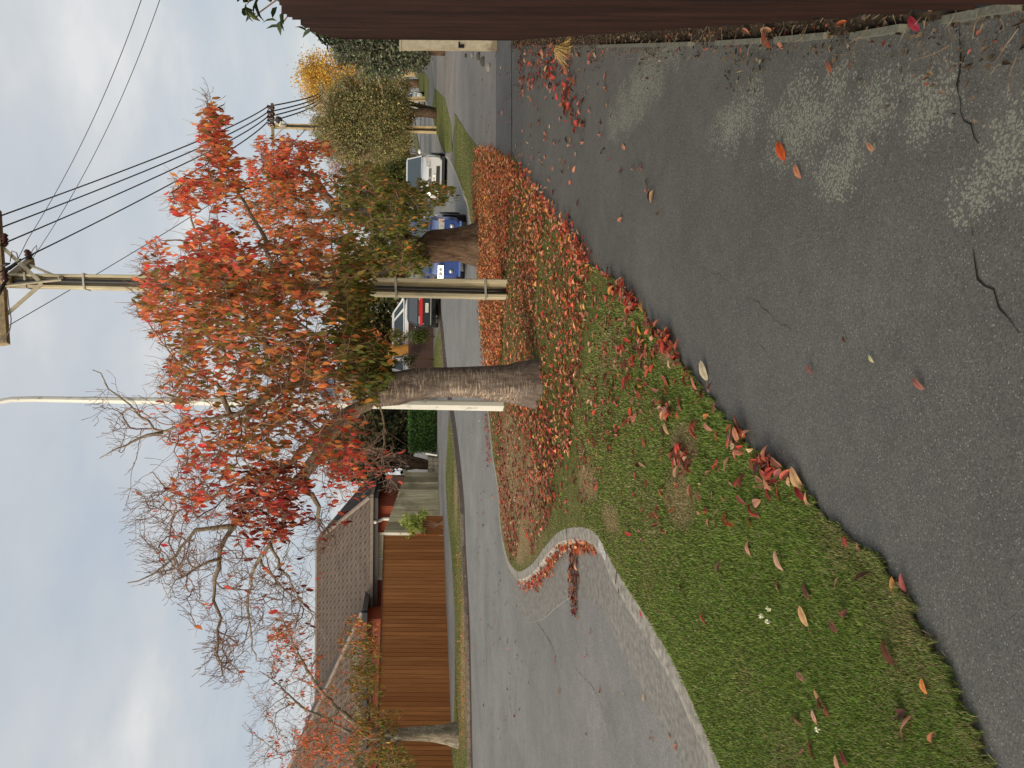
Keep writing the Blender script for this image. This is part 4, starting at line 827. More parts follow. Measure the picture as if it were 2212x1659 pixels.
# distant building walls glimpsed through the trees
g = MB(); p = D(812, 768, 62); q = D(812, 705, 62); h_ = thing('yellow_house', (p.x, 62, 0), 'distant pale yellow house with vertical boards glimpsed beyond the white van', 'house'); g.prism([(p.x - .1, 62), (q.x + 1.2, 62), (q.x + 1.2, 68), (p.x - .1, 68)], 0, p.z + .2); g.build('wall', boards('cream_boards', S(226, 200, 130), S(196, 160, 90), 0, 3), h_)
g = MB(); g.prism([(p.x - .5, 61.6), (q.x + 1.6, 61.6), (q.x + 1.6, 68.4), (p.x - .5, 68.4)], p.z + .2, p.z + .38); g.build('roof', M_rib, h_)
g = MB(); p = D(706, 862, 50); q = D(706, 905, 50); h_ = thing('blue_roof_house', (q.x, 50, 0), 'slate blue roofed house mostly hidden by the cherry limbs', 'house'); x0, x1 = q.x, p.x + 1
zz = D(722, 880, 50).z; g.prism([(x0 + .3, 50), (x1, 50), (x1, 57), (x0 + .3, 57)], 0, zz); g.build('wall', simple('render_pale', S(196, 190, 176), .8, .1, 5), h_)
g = MB(); g.add([(x0, 49.6, zz), (x1 + .3, 49.6, zz), (x1 + .3, 53.5, zz + 1.3), (x0 + 1.5, 53.5, zz + 1.3), (x0, 57.5, zz)], [(0, 1, 2, 3), (0, 3, 4)]); g.build('roof', simple('slate_blue', S(74, 84, 104), .6, .12, 5), h_)
# ================================================================== CARS
def paint(name, c, metal=.3, rough=.28):
    return NT(name).bsdf(c, rough, metal=metal, spec=.5, **{'Coat Weight': .6, 'Coat Roughness': .08})
M_tyre = simple('tyre', S(34, 33, 32), .85, .1, 20); M_rim = simple('rim', S(150, 150, 150), .35, .1, 20, metal=.7)
M_dark = simple('trim_black', S(26, 26, 28), .5, .1, 20); M_cglass = NT('car_glass').bsdf((.035, .05, .055, 1), .06, spec=.8)
M_lens = NT('lamp_lens').bsdf((.5, .5, .48, 1), .15, metal=.5, spec=.8); M_amber = NT('amber_lens').bsdf((.7, .3, .12, 1), .2); M_redl = NT('red_lens').bsdf((.55, .02, .02, 1), .18)
M_plate = simple('plate_white', S(226, 222, 206), .5, .05, 20); M_ptext = NT('plate_text').bsdf((.02, .02, .02, 1), .6)
def textmesh(s, size, parent, loc, rot, M, name='plate_text'):
    cu = bpy.data.curves.new('txt', 'FONT'); cu.body = s; cu.size = size; cu.align_x = 'CENTER'; cu.align_y = 'CENTER'; cu.extrude = .001
    o = bpy.data.objects.new('txt', cu); COL.objects.link(o); bpy.context.view_layer.update(); me = bpy.data.meshes.new_from_object(o.evaluated_get(bpy.context.evaluated_depsgraph_get())); bpy.data.objects.remove(o)
    me.name = name; me.materials.clear(); me.materials.append(M); ob = link(name, me, parent); ob.location = loc; ob.rotation_euler = rot; return ob
def quadin(g, P4, inset, off):
    P4 = [Vector(p) for p in P4]; c = sum(P4, Vector()) / 4; n = (P4[1] - P4[0]).cross(P4[3] - P4[0]).normalized(); g.add([p + (c - p) * inset + n * off for p in P4], [(0, 1, 2, 3)])
def car(label, loc, heading, M, st, cab, wheels, opts, name='parked_car', cat='car'):
    """st: stations (x,zb,zt,w); cab: (x_ws_base,x_ws_top,x_rear_top,x_rear_base,z_belt,z_roof,w_belt,w_roof); x forward"""
    t = thing(name, loc, label, cat, None, math.atan2(heading[1], heading[0]), world=False); g = MB(); m = 12; vs = []
    for (x, zb, zt, w) in st:
        zm = (zb + zt) / 2
        half = [(0, zb), (w * .82, zb), (w * .97, zb + .1), (w, zm), (w * .97, zt - .1), (w * .86, zt - .005), (0, zt + .025)]
        ring = half + [(-y, z) for y, z in reversed(half[1:-1])]; m = len(ring); vs += [(x, y, z) for y, z in ring]
    fs = []
    for i in range(len(st) - 1):
        for k in range(m): fs.append((i * m + k, i * m + (k + 1) % m, (i + 1) * m + (k + 1) % m, (i + 1) * m + k))
    fs += [tuple(range(m)), tuple(reversed(range((len(st) - 1) * m, len(st) * m)))]; g.add(vs, fs); b = g.build('body', M, t, True)
    b.data.set_sharp_from_angle(angle=math.radians(38))
    xb, xt, rt, rb, zb_, zr_, wb, wr_ = cab; g = MB()
    bl = [(xb, wb, zb_), (rb, wb, zb_), (rb, -wb, zb_), (xb, -wb, zb_)]; tp = [(xt, wr_, zr_ - .04), (rt, wr_, zr_ - .04), (rt, -wr_, zr_ - .04), (xt, -wr_, zr_ - .04)]; tc = [(xt - .1, wr_ * .8, zr_), (rt + .1, wr_ * .8, zr_), (rt + .1, -wr_ * .8, zr_), (xt - .1, -wr_ * .8, zr_)]
    g.add(bl + tp + tc, [(0, 1, 5, 4), (2, 3, 7, 6), (1, 2, 6, 5), (3, 0, 4, 7), (4, 5, 9, 8), (6, 7, 11, 10), (5, 6, 10, 9), (7, 4, 8, 11), (8, 9, 10, 11)]); g.build('cabin', M, t)
    g = MB(); quadin(g, [bl[0], bl[3], tp[3], tp[0]][::-1], .07, .006); g.v = [(v[0] + .008, v[1], v[2] + .004) for v in g.v]; g.build('windscreen', M_cglass, t)
    g = MB(); g.add([(bl[1][0] - .008, y * .86, z) for y, z in ((wb, zb_ + .06), (-wb, zb_ + .06))] + [(rt - .008 + (rb - rt) * .12, y * .9, zr_ - .1) for y in (-wr_, wr_)], [(0, 1, 2, 3)]); g.build('rear_window', opts.get('rearglass', M_cglass), t)
    for s_ in (1, -1):
        xs = opts.get('pillars', [.03, .5, .97])
        for a_, b_ in zip(xs, xs[1:]):
            def pt(u, v): 
                xbot = lerp(xb, rb, u); xtop = lerp(xt, rt, u); return Vector((lerp(xbot, xtop, v), s_ * (lerp(wb, wr_, v) + .006), lerp(zb_, zr_ - .04, v)))
            g = MB(); g.add([pt(a_ + .02, .08), pt(b_ - .02, .08), pt(b_ - .02, .88), pt(a_ + .02, .88)], [(0, 1, 2, 3)]); g.build('side_window', M_cglass, t)
        g = MB(); c = Vector((xb - .18, s_ * (wb + .14), zb_ + .07)); g.sphere(c, .1, 8, sq=(.7, 1.1, .8)); g.build('wing_mirror', M, t, True)
        for x in wheels[:2]:
            r = wheels[2]; w = st[len(st) // 2][3]; wl = bpy.data.objects.new('wheel', None); COL.objects.link(wl); wl.parent = t; wl.location = (x, s_ * (w - .08), r)
            g = MB(); g.tube([(0, -s_ * .1, 0), (0, s_ * .06, 0), (0, s_ * .09, 0)], [r, r, r * .92], 18); g.build('tyre', M_tyre, wl); g = MB(); g.tube([(0, s_ * .05, 0), (0, s_ * .096, 0)], [r * .64, r * .6], 14)
            g.build('rim', opts.get('rim', M_rim), wl)
            g = MB(); pts = [(x + math.cos(a) * (r + .06), s_ * (w + .003), r + math.sin(a) * (r + .06)) for a in np.linspace(0, math.pi, 12)]; g.add([(x, s_ * (w + .003), r)] + pts, [(0, i, i + 1) for i in range(1, 12)]); g.build('wheel_arch', M_dark, t)
    return t
def frontface(t, xf, W_, zh, M, plate, hood_w, style):
    for s_ in (1, -1):
        g = MB()
        if style == 'mpv': P4 = [(xf - .16, s_ * (W_ - .02), zh), (xf - .03, s_ * (W_ - .36), zh - .03), (xf - .02, s_ * (W_ - .42), zh - .14), (xf - .10, s_ * (W_ - .06), zh - .2)]
        else: P4 = [(xf - .12, s_ * (W_ - .03), zh), (xf - .01, s_ * (W_ - .38), zh), (xf + .005, s_ * (W_ - .38), zh - .14), (xf - .09, s_ * (W_ - .04), zh - .15)]
        P4 = [Vector(p) + Vector((.05, 0, 0)) for p in P4]; bk = [p - Vector((.12, 0, 0)) for p in P4]; g.add(P4 + bk, [(0, 1, 2, 3), (0, 4, 5, 1), (1, 5, 6, 2), (2, 6, 7, 3), (3, 7, 4, 0)]); hl = g.build('headlight', M_lens, t)
        g = MB(); q = lerp(P4[0], P4[3], .5); q2 = lerp(P4[1], P4[2], .5); 
        for u in (.35, .7): c_ = lerp(q, q2, u) + Vector((.012, 0, 0)); g.tube([c_ - Vector((.01, 0, 0)), c_ + Vector((.004, 0, 0))], .05, 12)
        g.build('lamp_bulb', simple('bulb_chrome', S(205, 200, 180), .25, .1, 20, metal=.4), hl)
        g = MB(); c_ = lerp(P4[0], P4[3], .45) + Vector((.013, -s_ * .05, 0)); g.box(c_, (.006, .07, .09)); g.build('indicator', M_amber, hl)
for_ = None
# silver people carrier
pc = G(966, 384, ROADZ); hd_ = Vector((-.30, -.954, 0)).normalized(); back = pc - hd_ * 2.0; back.z = ROADZ
ST1 = [(2.09, .26, .72, .72), (2.085, .22, .76, .76), (2.02, .2, .8, .81), (1.8, .18, .88, .84), (1.2, .18, .97, .85), (.2, .18, .98, .86), (-1.0, .18, 1.0, .86), (-1.8, .2, 1.02, .83), (-2.05, .3, 1.0, .76), (-2.1, .42, .9, .68)]
sv = car('silver people carrier parked facing the camera near the grey green tree', back, hd_, paint('paint_silver', (.62, .62, .6, 1), .35, .3), ST1, (1.25, .5, -1.85, -2.02, .97, 1.56, .8, .66), (1.3, -1.35, .31), {'pillars': [.04, .36, .68, .97]})
frontface(sv, 2.13, .8, .82, None, '', 0, 'mpv')
def plate(t, x, z, txt, back_=False, y=0, w=.36):
    s_ = -1 if back_ else 1; g = MB(); g.box((x, y, z), (.012, w, .125)); p = g.build('number_plate', M_plate, t); textmesh(txt, .105, p, (x + s_ * .009, y, z), (math.pi / 2, 0, math.pi / 2 * s_), M_ptext)
plate(sv, 2.125, .5, '678', y=-.06)
for y0, y1, z in ((-.34, -.03, .66), (.03, .34, .66)):
    g = MB(); g.box((2.1, (y0 + y1) / 2, z), (.03, y1 - y0, .085)); gr = g.build('grille', M_dark, sv); g = MB(); g.box((2.12, (y0 + y1) / 2, z), (.012, y1 - y0, .018)); g.build('grille_bar', M_lens, gr)
g = MB(); g.tube([(2.11, 0, .66), (2.125, 0, .66)], .05, 14); g.build('badge', M_lens, sv)
for y0, y1 in ((-.42, .42), (.5, .74), (-.74, -.5)):
    g = MB(); g.box((2.1 if abs(y0) < .45 else 2.04, (y0 + y1) / 2, .36), (.05, y1 - y0, .13)); g.build('bumper_vent', M_dark, sv)
g = MB(); g.box((.1, 0, .16), (3.9, 1.58, .1)); g.build('underbody', M_dark, sv)
# blue hatchback
pb = G(1010, 538, ROADZ); hb = Vector((-.24, -.97, 0)).normalized(); bk = pb - hb * 2.0; bk.z = ROADZ
ST2 = [(2.0, .26, .7, .7), (1.995, .22, .73, .74), (1.93, .2, .76, .79), (1.75, .18, .8, .81), (1.0, .18, .93, .84), (0, .18, .94, .845), (-1.0, .18, .95, .84), (-1.8, .2, .97, .8), (-2.0, .3, .95, .72), (-2.04, .42, .85, .64)]
bl_ = car('metallic blue hatchback parked behind the thick dark cherry trunk', bk, hb, paint('paint_blue', (.04, .08, .27, 1), .35, .28), ST2, (1.05, .25, -1.6, -1.95, .92, 1.45, .78, .6), (1.25, -1.25, .3), {'pillars': [.04, .5, .95], 'rim': M_dark})
frontface(bl_, 2.02, .8, .76, None, '', 0, 'hatch'); g = MB(); g.box((2.02, 0, .66), (.05, .7, .1)); g.build('grille', M_dark, bl_); g = MB(); g.box((2.03, 0, .36), (.05, .62, .18)); g.build('bumper_vent', M_dark, bl_)
for s_ in (1, -1):
    g = MB(); g.tube([(1.97, s_ * .58, .42), (2.03, s_ * .58, .42)], .055, 14); g.build('fog_lamp', M_lens, bl_, True)
g = MB(); g.box((2.06, 0, .66), (.02, .16, .05)); g.build('badge', M_lens, bl_)
g = MB(); g.box((1.98, 0, .2), (.12, 1.42, .05)); g.build('bumper_lip', paint('paint_blue_trim', (.1, .17, .46, 1), .3, .3), bl_)
# black wagon seen from behind
pk = G(953, 666, ROADZ); hk = Vector((.12, .99, 0)).normalized(); fk = pk + hk * 2.3; fk.z = ROADZ
ST3 = [(2.3, .3, .6, .6), (2.2, .2, .7, .76), (1.9, .18, .82, .82), (1.1, .18, .93, .85), (0, .18, .94, .855), (-1.3, .18, .96, .85), (-2.05, .2, 1.0, .83), (-2.25, .28, .96, .79), (-2.32, .4, .8, .74)]
bw = car('black station wagon with full width red tail lamps across the road', fk, hk, paint('paint_black', (.02, .026, .028, 1), .2, .25), ST3, (1.05, .25, -1.85, -2.2, .96, 1.47, .8, .62), (1.4, -1.4, .31), {'pillars': [.04, .36, .68, .96], 'rearglass': NT('rear_glass').bsdf((.05, .06, .07, 1), .12, spec=.6)})
g = MB(); g.box((-2.32, 0, .86), (.05, 1.46, .1)); g.build('tail_lamp', M_redl, bw)
for s_ in (1, -1):
    g = MB(); g.box((-2.325, s_ * .5, .95), (.04, .32, .06)); g.build('reverse_lamp', M_lens, bw)
g = MB(); g.box((-2.31, 0, .95), (.03, .62, .07)); g.build('tailgate_garnish', simple('garnish_red', S(120, 60, 50), .3, .1, 10), bw)
g = MB(); g.box((-2.34, 0, .45), (.06, 1.44, .03)); g.build('bumper_trim', M_lens, bw); plate(bw, -2.36, .62, 'SG2314', True, -.02, .4)
g = MB(); g.tube([(-2.1, .35, .2), (-2.36, .35, .2)], .035, 8); g.build('exhaust', M_rim, bw)
# white van
vd = 42.0; vx = D(860, 716, vd); vz = D(912, 716, vd).z
ST4 = [(2.3, .35, .8, .62), (2.25, .25, .95, .78), (2.0, .22, 1.05, .85), (1.7, .22, 1.2, .88), (1.2, .22, 1.32, .88), (0, .22, 1.32, .88), (-1.5, .22, 1.32, .88), (-2.2, .22, 1.32, .86), (-2.35, .3, 1.3, .8), (-2.4, .4, 1.0, .74)]
vn = car('white people mover parked side on beyond the low brown fence', (vx.x, vd, max(-.02, D(846, 716, vd).z - 1.98)), (1, -.12, 0), paint('paint_white', (.8, .8, .78, 1), .0, .3), ST4, (1.95, 1.05, -2.1, -2.3, 1.3, 1.95, .84, .7), (1.45, -1.4, .33), {'pillars': [.02, .16, .5, .8, .97]}, 'parked_van', 'van')
for s_ in (1, -1):
    g = MB(); g.box((2.25, s_ * .62, .82), (.12, .28, .16)); g.build('headlight', M_lens, vn); g = MB(); g.box((-2.36, s_ * .7, .95), (.06, .12, .35)); g.build('tail_lamp', M_redl, vn)
# small white car far down the street
fd = 62.0; fp = D(888, 222, fd)
ST5 = [(1.9, .3, .6, .6), (1.8, .2, .75, .76), (.9, .18, .92, .82), (-1, .18, .93, .82), (-1.8, .2, .95, .78), (-1.95, .35, .85, .66)]
fc = car('tiny white car glimpsed between the far trunks', (fp.x, fd, -.02), (-.35, -.93, 0), paint('paint_white_far', (.8, .79, .76, 1), 0, .3), ST5, (.95, .3, -1.5, -1.85, .92, 1.45, .76, .6), (1.2, -1.2, .3), {'pillars': [.04, .5, .95]})
for s_ in (1, -1):
    g = MB(); g.box((1.87, s_ * .6, .68), (.1, .26, .12)); g.build('headlight', M_lens, fc)
g = MB(); g.box((1.93, 0, .42), (.06, .7, .12)); g.build('grille', M_dark, fc)
# ================================================================== TREES
def bark(name, base, dark, pale, flake=.5, ring=True):
    t = NT(name); P_ = t.pos(); f = t.noise(P_, 5, 6, .7, (3, 3, .8)); f2 = t.noise(P_, 9, 5, .75, (1, 1, 9) if ring else (4, 4, .6)); f3 = t.noise(P_, 2.2, 4, .6)
    c = t.mix(t.ramp(f, .32, .68), dark, base); m = t.math('MULTIPLY', t.ramp(f2, .5, .62), t.ramp(f3, .42, .58)); c = t.mix(t.math('MULTIPLY', m, flake), c, pale)
    h = t.math('ADD', f, t.math('MULTIPLY', f2, .7)); return t.bsdf(c, .92, bump=h, bstr=.9, bdist=.03, spec=.12)
M_bark = bark('cherry_bark', S(138, 124, 112), S(80, 70, 62), S(214, 190, 164), .85)
M_bark2 = bark('rough_bark', S(112, 90, 72), S(56, 44, 34), S(160, 138, 110), .5, False)
M_limb = bark('limb_bark', S(176, 158, 132), S(112, 96, 78), S(222, 210, 180), .8)
M_bark3 = bark('pale_cherry_bark', S(156, 146, 126), S(92, 80, 66), S(220, 212, 190), .9)
M_twig = simple('twig_bark', S(156, 122, 102), .9, .25, 30, spec=.15)
M_twigb = simple('bare_twig_bark', S(140, 116, 102), .9, .25, 30, spec=.15)
M_fol = attr_mat('autumn_foliage', .5, .6, .1)
REDS = [(5, (0.88, 0.19, 0.10)), (3, (0.88, 0.27, 0.10)), (2, (0.8, 0.10, 0.085)), (1.2, (0.28, 0.12, 0.04)), (.9, (0.75, 0.33, 0.08))]
ORNG = [(5, (0.85, 0.28, 0.085)), (3, (0.8, 0.17, 0.075)), (2, (0.36, 0.16, 0.05)), (1.5, (0.75, 0.36, 0.09)), (1, (0.18, 0.13, 0.035))]
MIXD = [(4, (0.34, 0.20, 0.06)), (3, (0.22, 0.19, 0.055)), (4, (0.88, 0.20, 0.10)), (2, (0.55, 0.22, 0.07)), (1.8, (0.8, 0.3, 0.08))]
OLIV = [(5, (0.26, 0.235, 0.06)), (4, (0.17, 0.18, 0.04)), (2, (0.36, 0.26, 0.07)), (.5, (0.5, 0.2, 0.05)), (.3, (0.5, 0.1, 0.04))]
GREN = [(5, (0.14, 0.165, 0.04)), (4, (0.2, 0.21, 0.05)), (1.5, (0.32, 0.27, 0.075)), (.8, (0.8, 0.32, 0.07))]
MAR = [(5, (0.16, 0.03, 0.022)), (2, (0.3, 0.05, 0.03)), (1, (0.45, 0.09, 0.04))]
BRGT = [(5, (0.75, 0.12, 0.07)), (2, (0.75, 0.24, 0.08)), (1, (0.6, 0.07, 0.08))]
GOLD = [(4, (0.24, 0.19, 0.05)), (3, (0.16, 0.155, 0.04)), (2, (0.4, 0.26, 0.06)), (1, (0.5, 0.28, 0.06)), (.5, (0.52, 0.18, 0.07))]
def cherry(label, base, trunk, limbs, clusters, mats, seed, leaf=(0.10, 0.135), name='cherry_tree', twr=.0028, group=None, rootflare=1.5, LM=1.0, TM=1.0):
    rs = np.random.RandomState(seed); rnd = random.Random(seed)
    t = thing(name, base, label, 'tree', group); g = MB(); nodes = []; dirs = []; rad = []
    # trunk: irregular tube
    n = 18; o = len(g.v); tp = catmull([p for p, r in trunk], .12); tr = np.interp(np.linspace(0, 1, len(tp)), np.linspace(0, 1, len(trunk)), [r for p, r in trunk])
    ph = [rs.uniform(0, 6.28) for _ in range(6)]
    for i, p in enumerate(tp):
        u_ = i / (len(tp) - 1); fl = 1 + (rootflare - 1) * math.exp(-u_ * 7)
        for k in range(n):
            a = 2 * math.pi * k / n; r = tr[i] * (1 + .05 * math.sin(3 * a + ph[0] + 1.5 * u_) + .035 * math.sin(5 * a + ph[1] - 2 * u_) + .03 * math.sin(2 * a + ph[2] + 5 * u_) + .02 * rs.normal()) * (1 + (fl - 1) * (.6 + .4 * math.sin(5 * a + ph[3])))
            g.v.append((p.x + r * math.cos(a), p.y + r * math.sin(a), p.z - (.06 if i == 0 else 0)))
    for i in range(len(tp) - 1):
        for k in range(n): a = o + i * n + k; b = o + i * n + (k + 1) % n; g.f.append((a, b, b + n, a + n)); g.mi.append(0)
    g.f.append(tuple(o + (len(tp) - 1) * n + k for k in range(n))); g.mi.append(0)
    tk = g.build('trunk', mats[0], t, True)
    g = MB()
    for pts, r0, r1 in limbs:
        cp = catmull(pts, .10); N = len(cp)
        for i in range(1, N - 1): cp[i] = cp[i] + Vector((rs.normal(), rs.normal(), rs.normal())) * .012
        rr = [r0 + (r1 - r0) * (i / (N - 1)) ** .8 for i in range(N)]; rr = [r * (1 + .10 * rs.normal()) if r > .02 else r for r in rr]
        g.tube(cp, rr, 9)
        for i in range(N):
            if i > 2: nodes.append(np.array(cp[i])); d_ = (cp[min(i + 1, N - 1)] - cp[i - 1]).normalized(); dirs.append(np.array(d_)); rad.append(rr[i])
    g.build('limb', mats[0] if len(mats) < 4 else mats[3], t, True)
    # twig targets
    tg = []
    for ci, c in enumerate(clusters):
        X, Y, rX, rY, d, dd, nt, lf, pal = c[:9]; k = 0; nt = int(nt * TM)
        while k < nt:
            q = rs.uniform(-1, 1, 2)
            if q @ q > 1: continue
            q = q * (1.12 if rs.uniform() < .8 else .6)
            dz = d + rs.normal(0, .6) * dd; p = D(X + q[0] * rX, Y + q[1] * rY, dz)
            if p.z < .6: continue
            tg.append((np.array(p), ci)); k += 1
    NP = np.array(nodes); ND = np.array(dirs); NR = np.array(rad); T_ = np.array([x[0] for x in tg]); 
    d0 = np.array([np.min(np.sum((NP - p) ** 2, 1)) for p in T_]); order = np.argsort(d0)
    cap_ = len(NP) + len(T_) * 8; BP = np.zeros((cap_, 3)); BD = np.zeros((cap_, 3)); BR = np.zeros(cap_); m = len(NP); BP[:m] = NP; BD[:m] = ND; BR[:m] = NR
    gl = MB(); gb = MB(); LP = []; LA = []; LC = []; LS = []; PAR = np.full(cap_, -1); CNT = np.zeros(cap_); chains = []; m0 = m
    zup = Vector((0, 0, 1))
    for idx in order:
        p = T_[idx]; ci = tg[idx][1]; c = clusters[ci]; dv_ = p - BP[:m]; dn_ = np.sqrt(np.sum(dv_ ** 2, 1)); cs_ = np.sum(dv_ * BD[:m], 1) / np.maximum(dn_, 1e-6); j = int(np.argmin(dn_ * (1.5 - .75 * cs_))); a = Vector(BP[j]); e = Vector(p); L_ = (e - a).length
        if L_ < .03: continue
        d1_ = Vector(BD[j]); v = (e - a).normalized(); ctl = a + (d1_ * .22 + v * .78) * L_ * .5 + Vector((rs.normal(), rs.normal(), rs.normal() + (-.4 if L_ > .4 else 0))) * L_ * .06
        K = max(3, min(9, int(L_ / .07))); pts = [a]; ids = []
        for k in range(1, K + 1):
            s = k / K; q = a * (1 - s) ** 2 + ctl * 2 * s * (1 - s) + e * s * s; q = q + Vector((rs.normal(), rs.normal(), rs.normal())) * min(.012, L_ * .02); pts.append(q)
            if m < cap_: BP[m] = q; BD[m] = (q - pts[k - 1]).normalized(); PAR[m] = j if k == 1 else m - 1; ids.append(m); m += 1
        if ids: CNT[ids[-1]] += 1
        chains.append((pts, ids, j, c[7] < .25))
        nl = c[9] if len(c) > 9 else 5
        if rs.uniform() < c[7]:
            k_ = rs.poisson(nl * LM)
            for _ in range(k_):
                s = rs.uniform(.25, 1) * K; i = min(int(s), K - 1); q = lerp(pts[i], pts[i + 1], s - i); LP.append(q + Vector((rs.normal(), rs.normal(), rs.normal() - .5)) * .035)
                LA.append((rs.normal(0, .28), rs.normal(0, .28), -1 + rs.normal(0, .25))); LS.append(rs.uniform(*leaf)); LC.append(ci)
    for i in range(m - 1, m0 - 1, -1):
        if PAR[i] >= m0: CNT[PAR[i]] += max(CNT[i], 0)
    rmin = twr * .62
    for pts, ids, j, bare in chains:
        rr = [rmin * max(1, CNT[i]) ** .40 * (1.05 if bare else 1) for i in ids]; r0 = rmin * max(1, CNT[j] if j >= m0 else rr[0] / rmin) ** (.44 if j >= m0 else 1); rr = [min(max(r0, rr[0]) if j >= m0 else rr[0] * 1.1, rr[0] * 1.35)] + rr
        if j < m0: cap0 = NR[j] * .85; rr = [min(x, cap0) for x in rr]
        gg = gb if bare else gl; gg.tube(pts, rr, 5 if rr[0] > .008 else 4, False)
        for k in range(1, len(pts)):
            if rs.uniform() < (.7 if bare else .4):
                sd = Vector((rs.normal(), rs.normal(), rs.normal() + .5)).normalized(); l = rs.uniform(.04, .17); dv = (pts[k] - pts[k - 1]).normalized(); q1 = pts[k] + (sd + dv) * l * .4; q2 = q1 + (sd * .4 + dv * .5 + zup * .5).normalized() * l * .6; gg.tube([pts[k], q1, q2], [rmin * 1.1, rmin * .95, rmin * (1.5 if bare else .8)], 3, False)
    if gl.v: gl.build('twigs', mats[1], t)
    if gb.v: gb.build('bare_twigs', mats[2], t)
    if LP:
        LP = np.array([list(x) for x in LP]); LA = np.array(LA); LS = np.array(LS); LC = np.array(LC); n = len(LP); C_ = np.zeros((n, 4))
        for ci, c in enumerate(clusters):
            mk = LC == ci
            if mk.any(): C_[mk] = palette(c[8], int(mk.sum()), .2, rs)
        hz = rs.normal(0, 1, (n, 3)) * np.array([1, 1, .35]); hz[:, 1] -= .25
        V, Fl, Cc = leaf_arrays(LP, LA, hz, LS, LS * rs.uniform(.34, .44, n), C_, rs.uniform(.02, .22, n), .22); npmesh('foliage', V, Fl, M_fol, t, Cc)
    print(label[:30], 'twigs', len(order), 'leaves', len(LP)); return t
def dpts(px, d0, d1=None):
    n = len(px); d1 = d0 if d1 is None else d1; return [D(x, y, lerp(d0, d1, i / max(1, n - 1))) for i, (x, y) in enumerate(px)]
# --- nearest cherry
b1 = G(1163, 828); e1_ = b1.y
tr1 = [(b1, .225), (D(1120, 828, e1_), .205), (D(1040, 827, e1_), .19), (D(960, 826, e1_), .178), (D(890, 832, e1_), .185), (D(840, 842, e1_), .20), (D(815, 846, e1_), .17)]
z = e1_
lim1 = [
 (dpts([(850, 856), (790, 872), (740, 900), (690, 936), (650, 981), (579, 1036), (544, 1069), (503, 1136), (483, 1165), (474, 1206), (462, 1250), (465, 1300), (474, 1332), (465, 1362), (471, 1382), (468, 1411), (480, 1455)], z, z - .9), .070, .010),
 (dpts([(800, 868), (730, 930), (673, 990), (626, 1060), (606, 1136), (582, 1171), (562, 1206), (544, 1244), (535, 1288), (538, 1338), (544, 1382), (553, 1426)], z, z + .9), .056, .008),
 (dpts([(740, 900), (690, 990), (650, 1042), (673, 1069), (688, 1095), (686, 1118)], z + .1, z + .5), .055, .026),
 (dpts([(686, 1118), (700, 1140), (720, 1165)], z + .5, z + .5), .012, .005),
 (dpts([(503, 1136), (460, 1142), (421, 1148), (380, 1200), (333, 1236), (275, 1259)], z - .45, z - .8), .032, .005),
 (dpts([(579, 1036), (520, 1040), (440, 1085), (400, 1075), (350, 1050), (330, 1020)], z - .3, z - .2), .035, .005),
 (dpts([(582, 1171), (610, 1230), (640, 1280), (670, 1320), (680, 1345)], z + .4, z + .3), .022, .004),
 (dpts([(562, 1206), (600, 1260), (650, 1300), (685, 1330)], z + .5, z + 1.), .02, .004),
 (dpts([(474, 1206), (420, 1230), (380, 1255), (360, 1290)], z - .6, z - 1.0), .02, .004),
 (dpts([(850, 848), (800, 838), (755, 808), (720, 806), (690, 815), (640, 830), (590, 850), (545, 880), (500, 900)], z - .1, z - .7), .075, .02),
 (dpts([(545, 880), (535, 905), (540, 915), (580, 918), (625, 905)], z - .5, z - .3), .03, .02),
 (dpts([(500, 900), (464, 830), (411, 799), (379, 785), (361, 755), (340, 740)], z - .5, z - .9), .035, .006),
 (dpts([(545, 880), (480, 900), (417, 908), (352, 934), (303, 896), (265, 861), (238, 838), (218, 808), (200, 799)], z - .6, z - 1.0), .03, .005),
 (dpts([(352, 934), (318, 944), (291, 952), (247, 969), (215, 990)], z - .85, z - 1.0), .02, .005),
 (dpts([(690, 815), (640, 780), (587, 762), (569, 735), (514, 656), (470, 588), (440, 539), (426, 503), (412, 450), (395, 420), (380, 385)], z - .3, z - 1.2), .048, .006),
 (dpts([(720, 806), (665, 760), (637, 732), (616, 691), (593, 656), (593, 603), (581, 559), (572, 515), (545, 470), (513, 410), (472, 318), (455, 256), (447, 225)], z - .2, z - .6), .045, .006),
 (dpts([(840, 836), (800, 830), (771, 823), (766, 750), (757, 662), (733, 618), (719, 545), (716, 504)], z, z + .6), .04, .008),
 (dpts([(800, 830), (760, 780), (700, 740), (650, 700), (600, 690)], z + .2, z + .9), .045, .008),
 (dpts([(593, 656), (540, 620), (480, 640), (420, 660), (380, 640), (340, 600)], z - .4, z + .3), .022, .005),
 (dpts([(640, 830), (560, 800), (480, 760), (420, 700), (370, 690)], z - .3, z + .2), .028, .005),
 (dpts([(820, 860), (830, 940), (825, 1000), (850, 1040), (865, 1060)], z + .2, z - .2), .016, .003),
 (dpts([(690, 936), (640, 900), (580, 930), (520, 960), (470, 980), (420, 990)], z - .1, z + .3), .03, .005)]
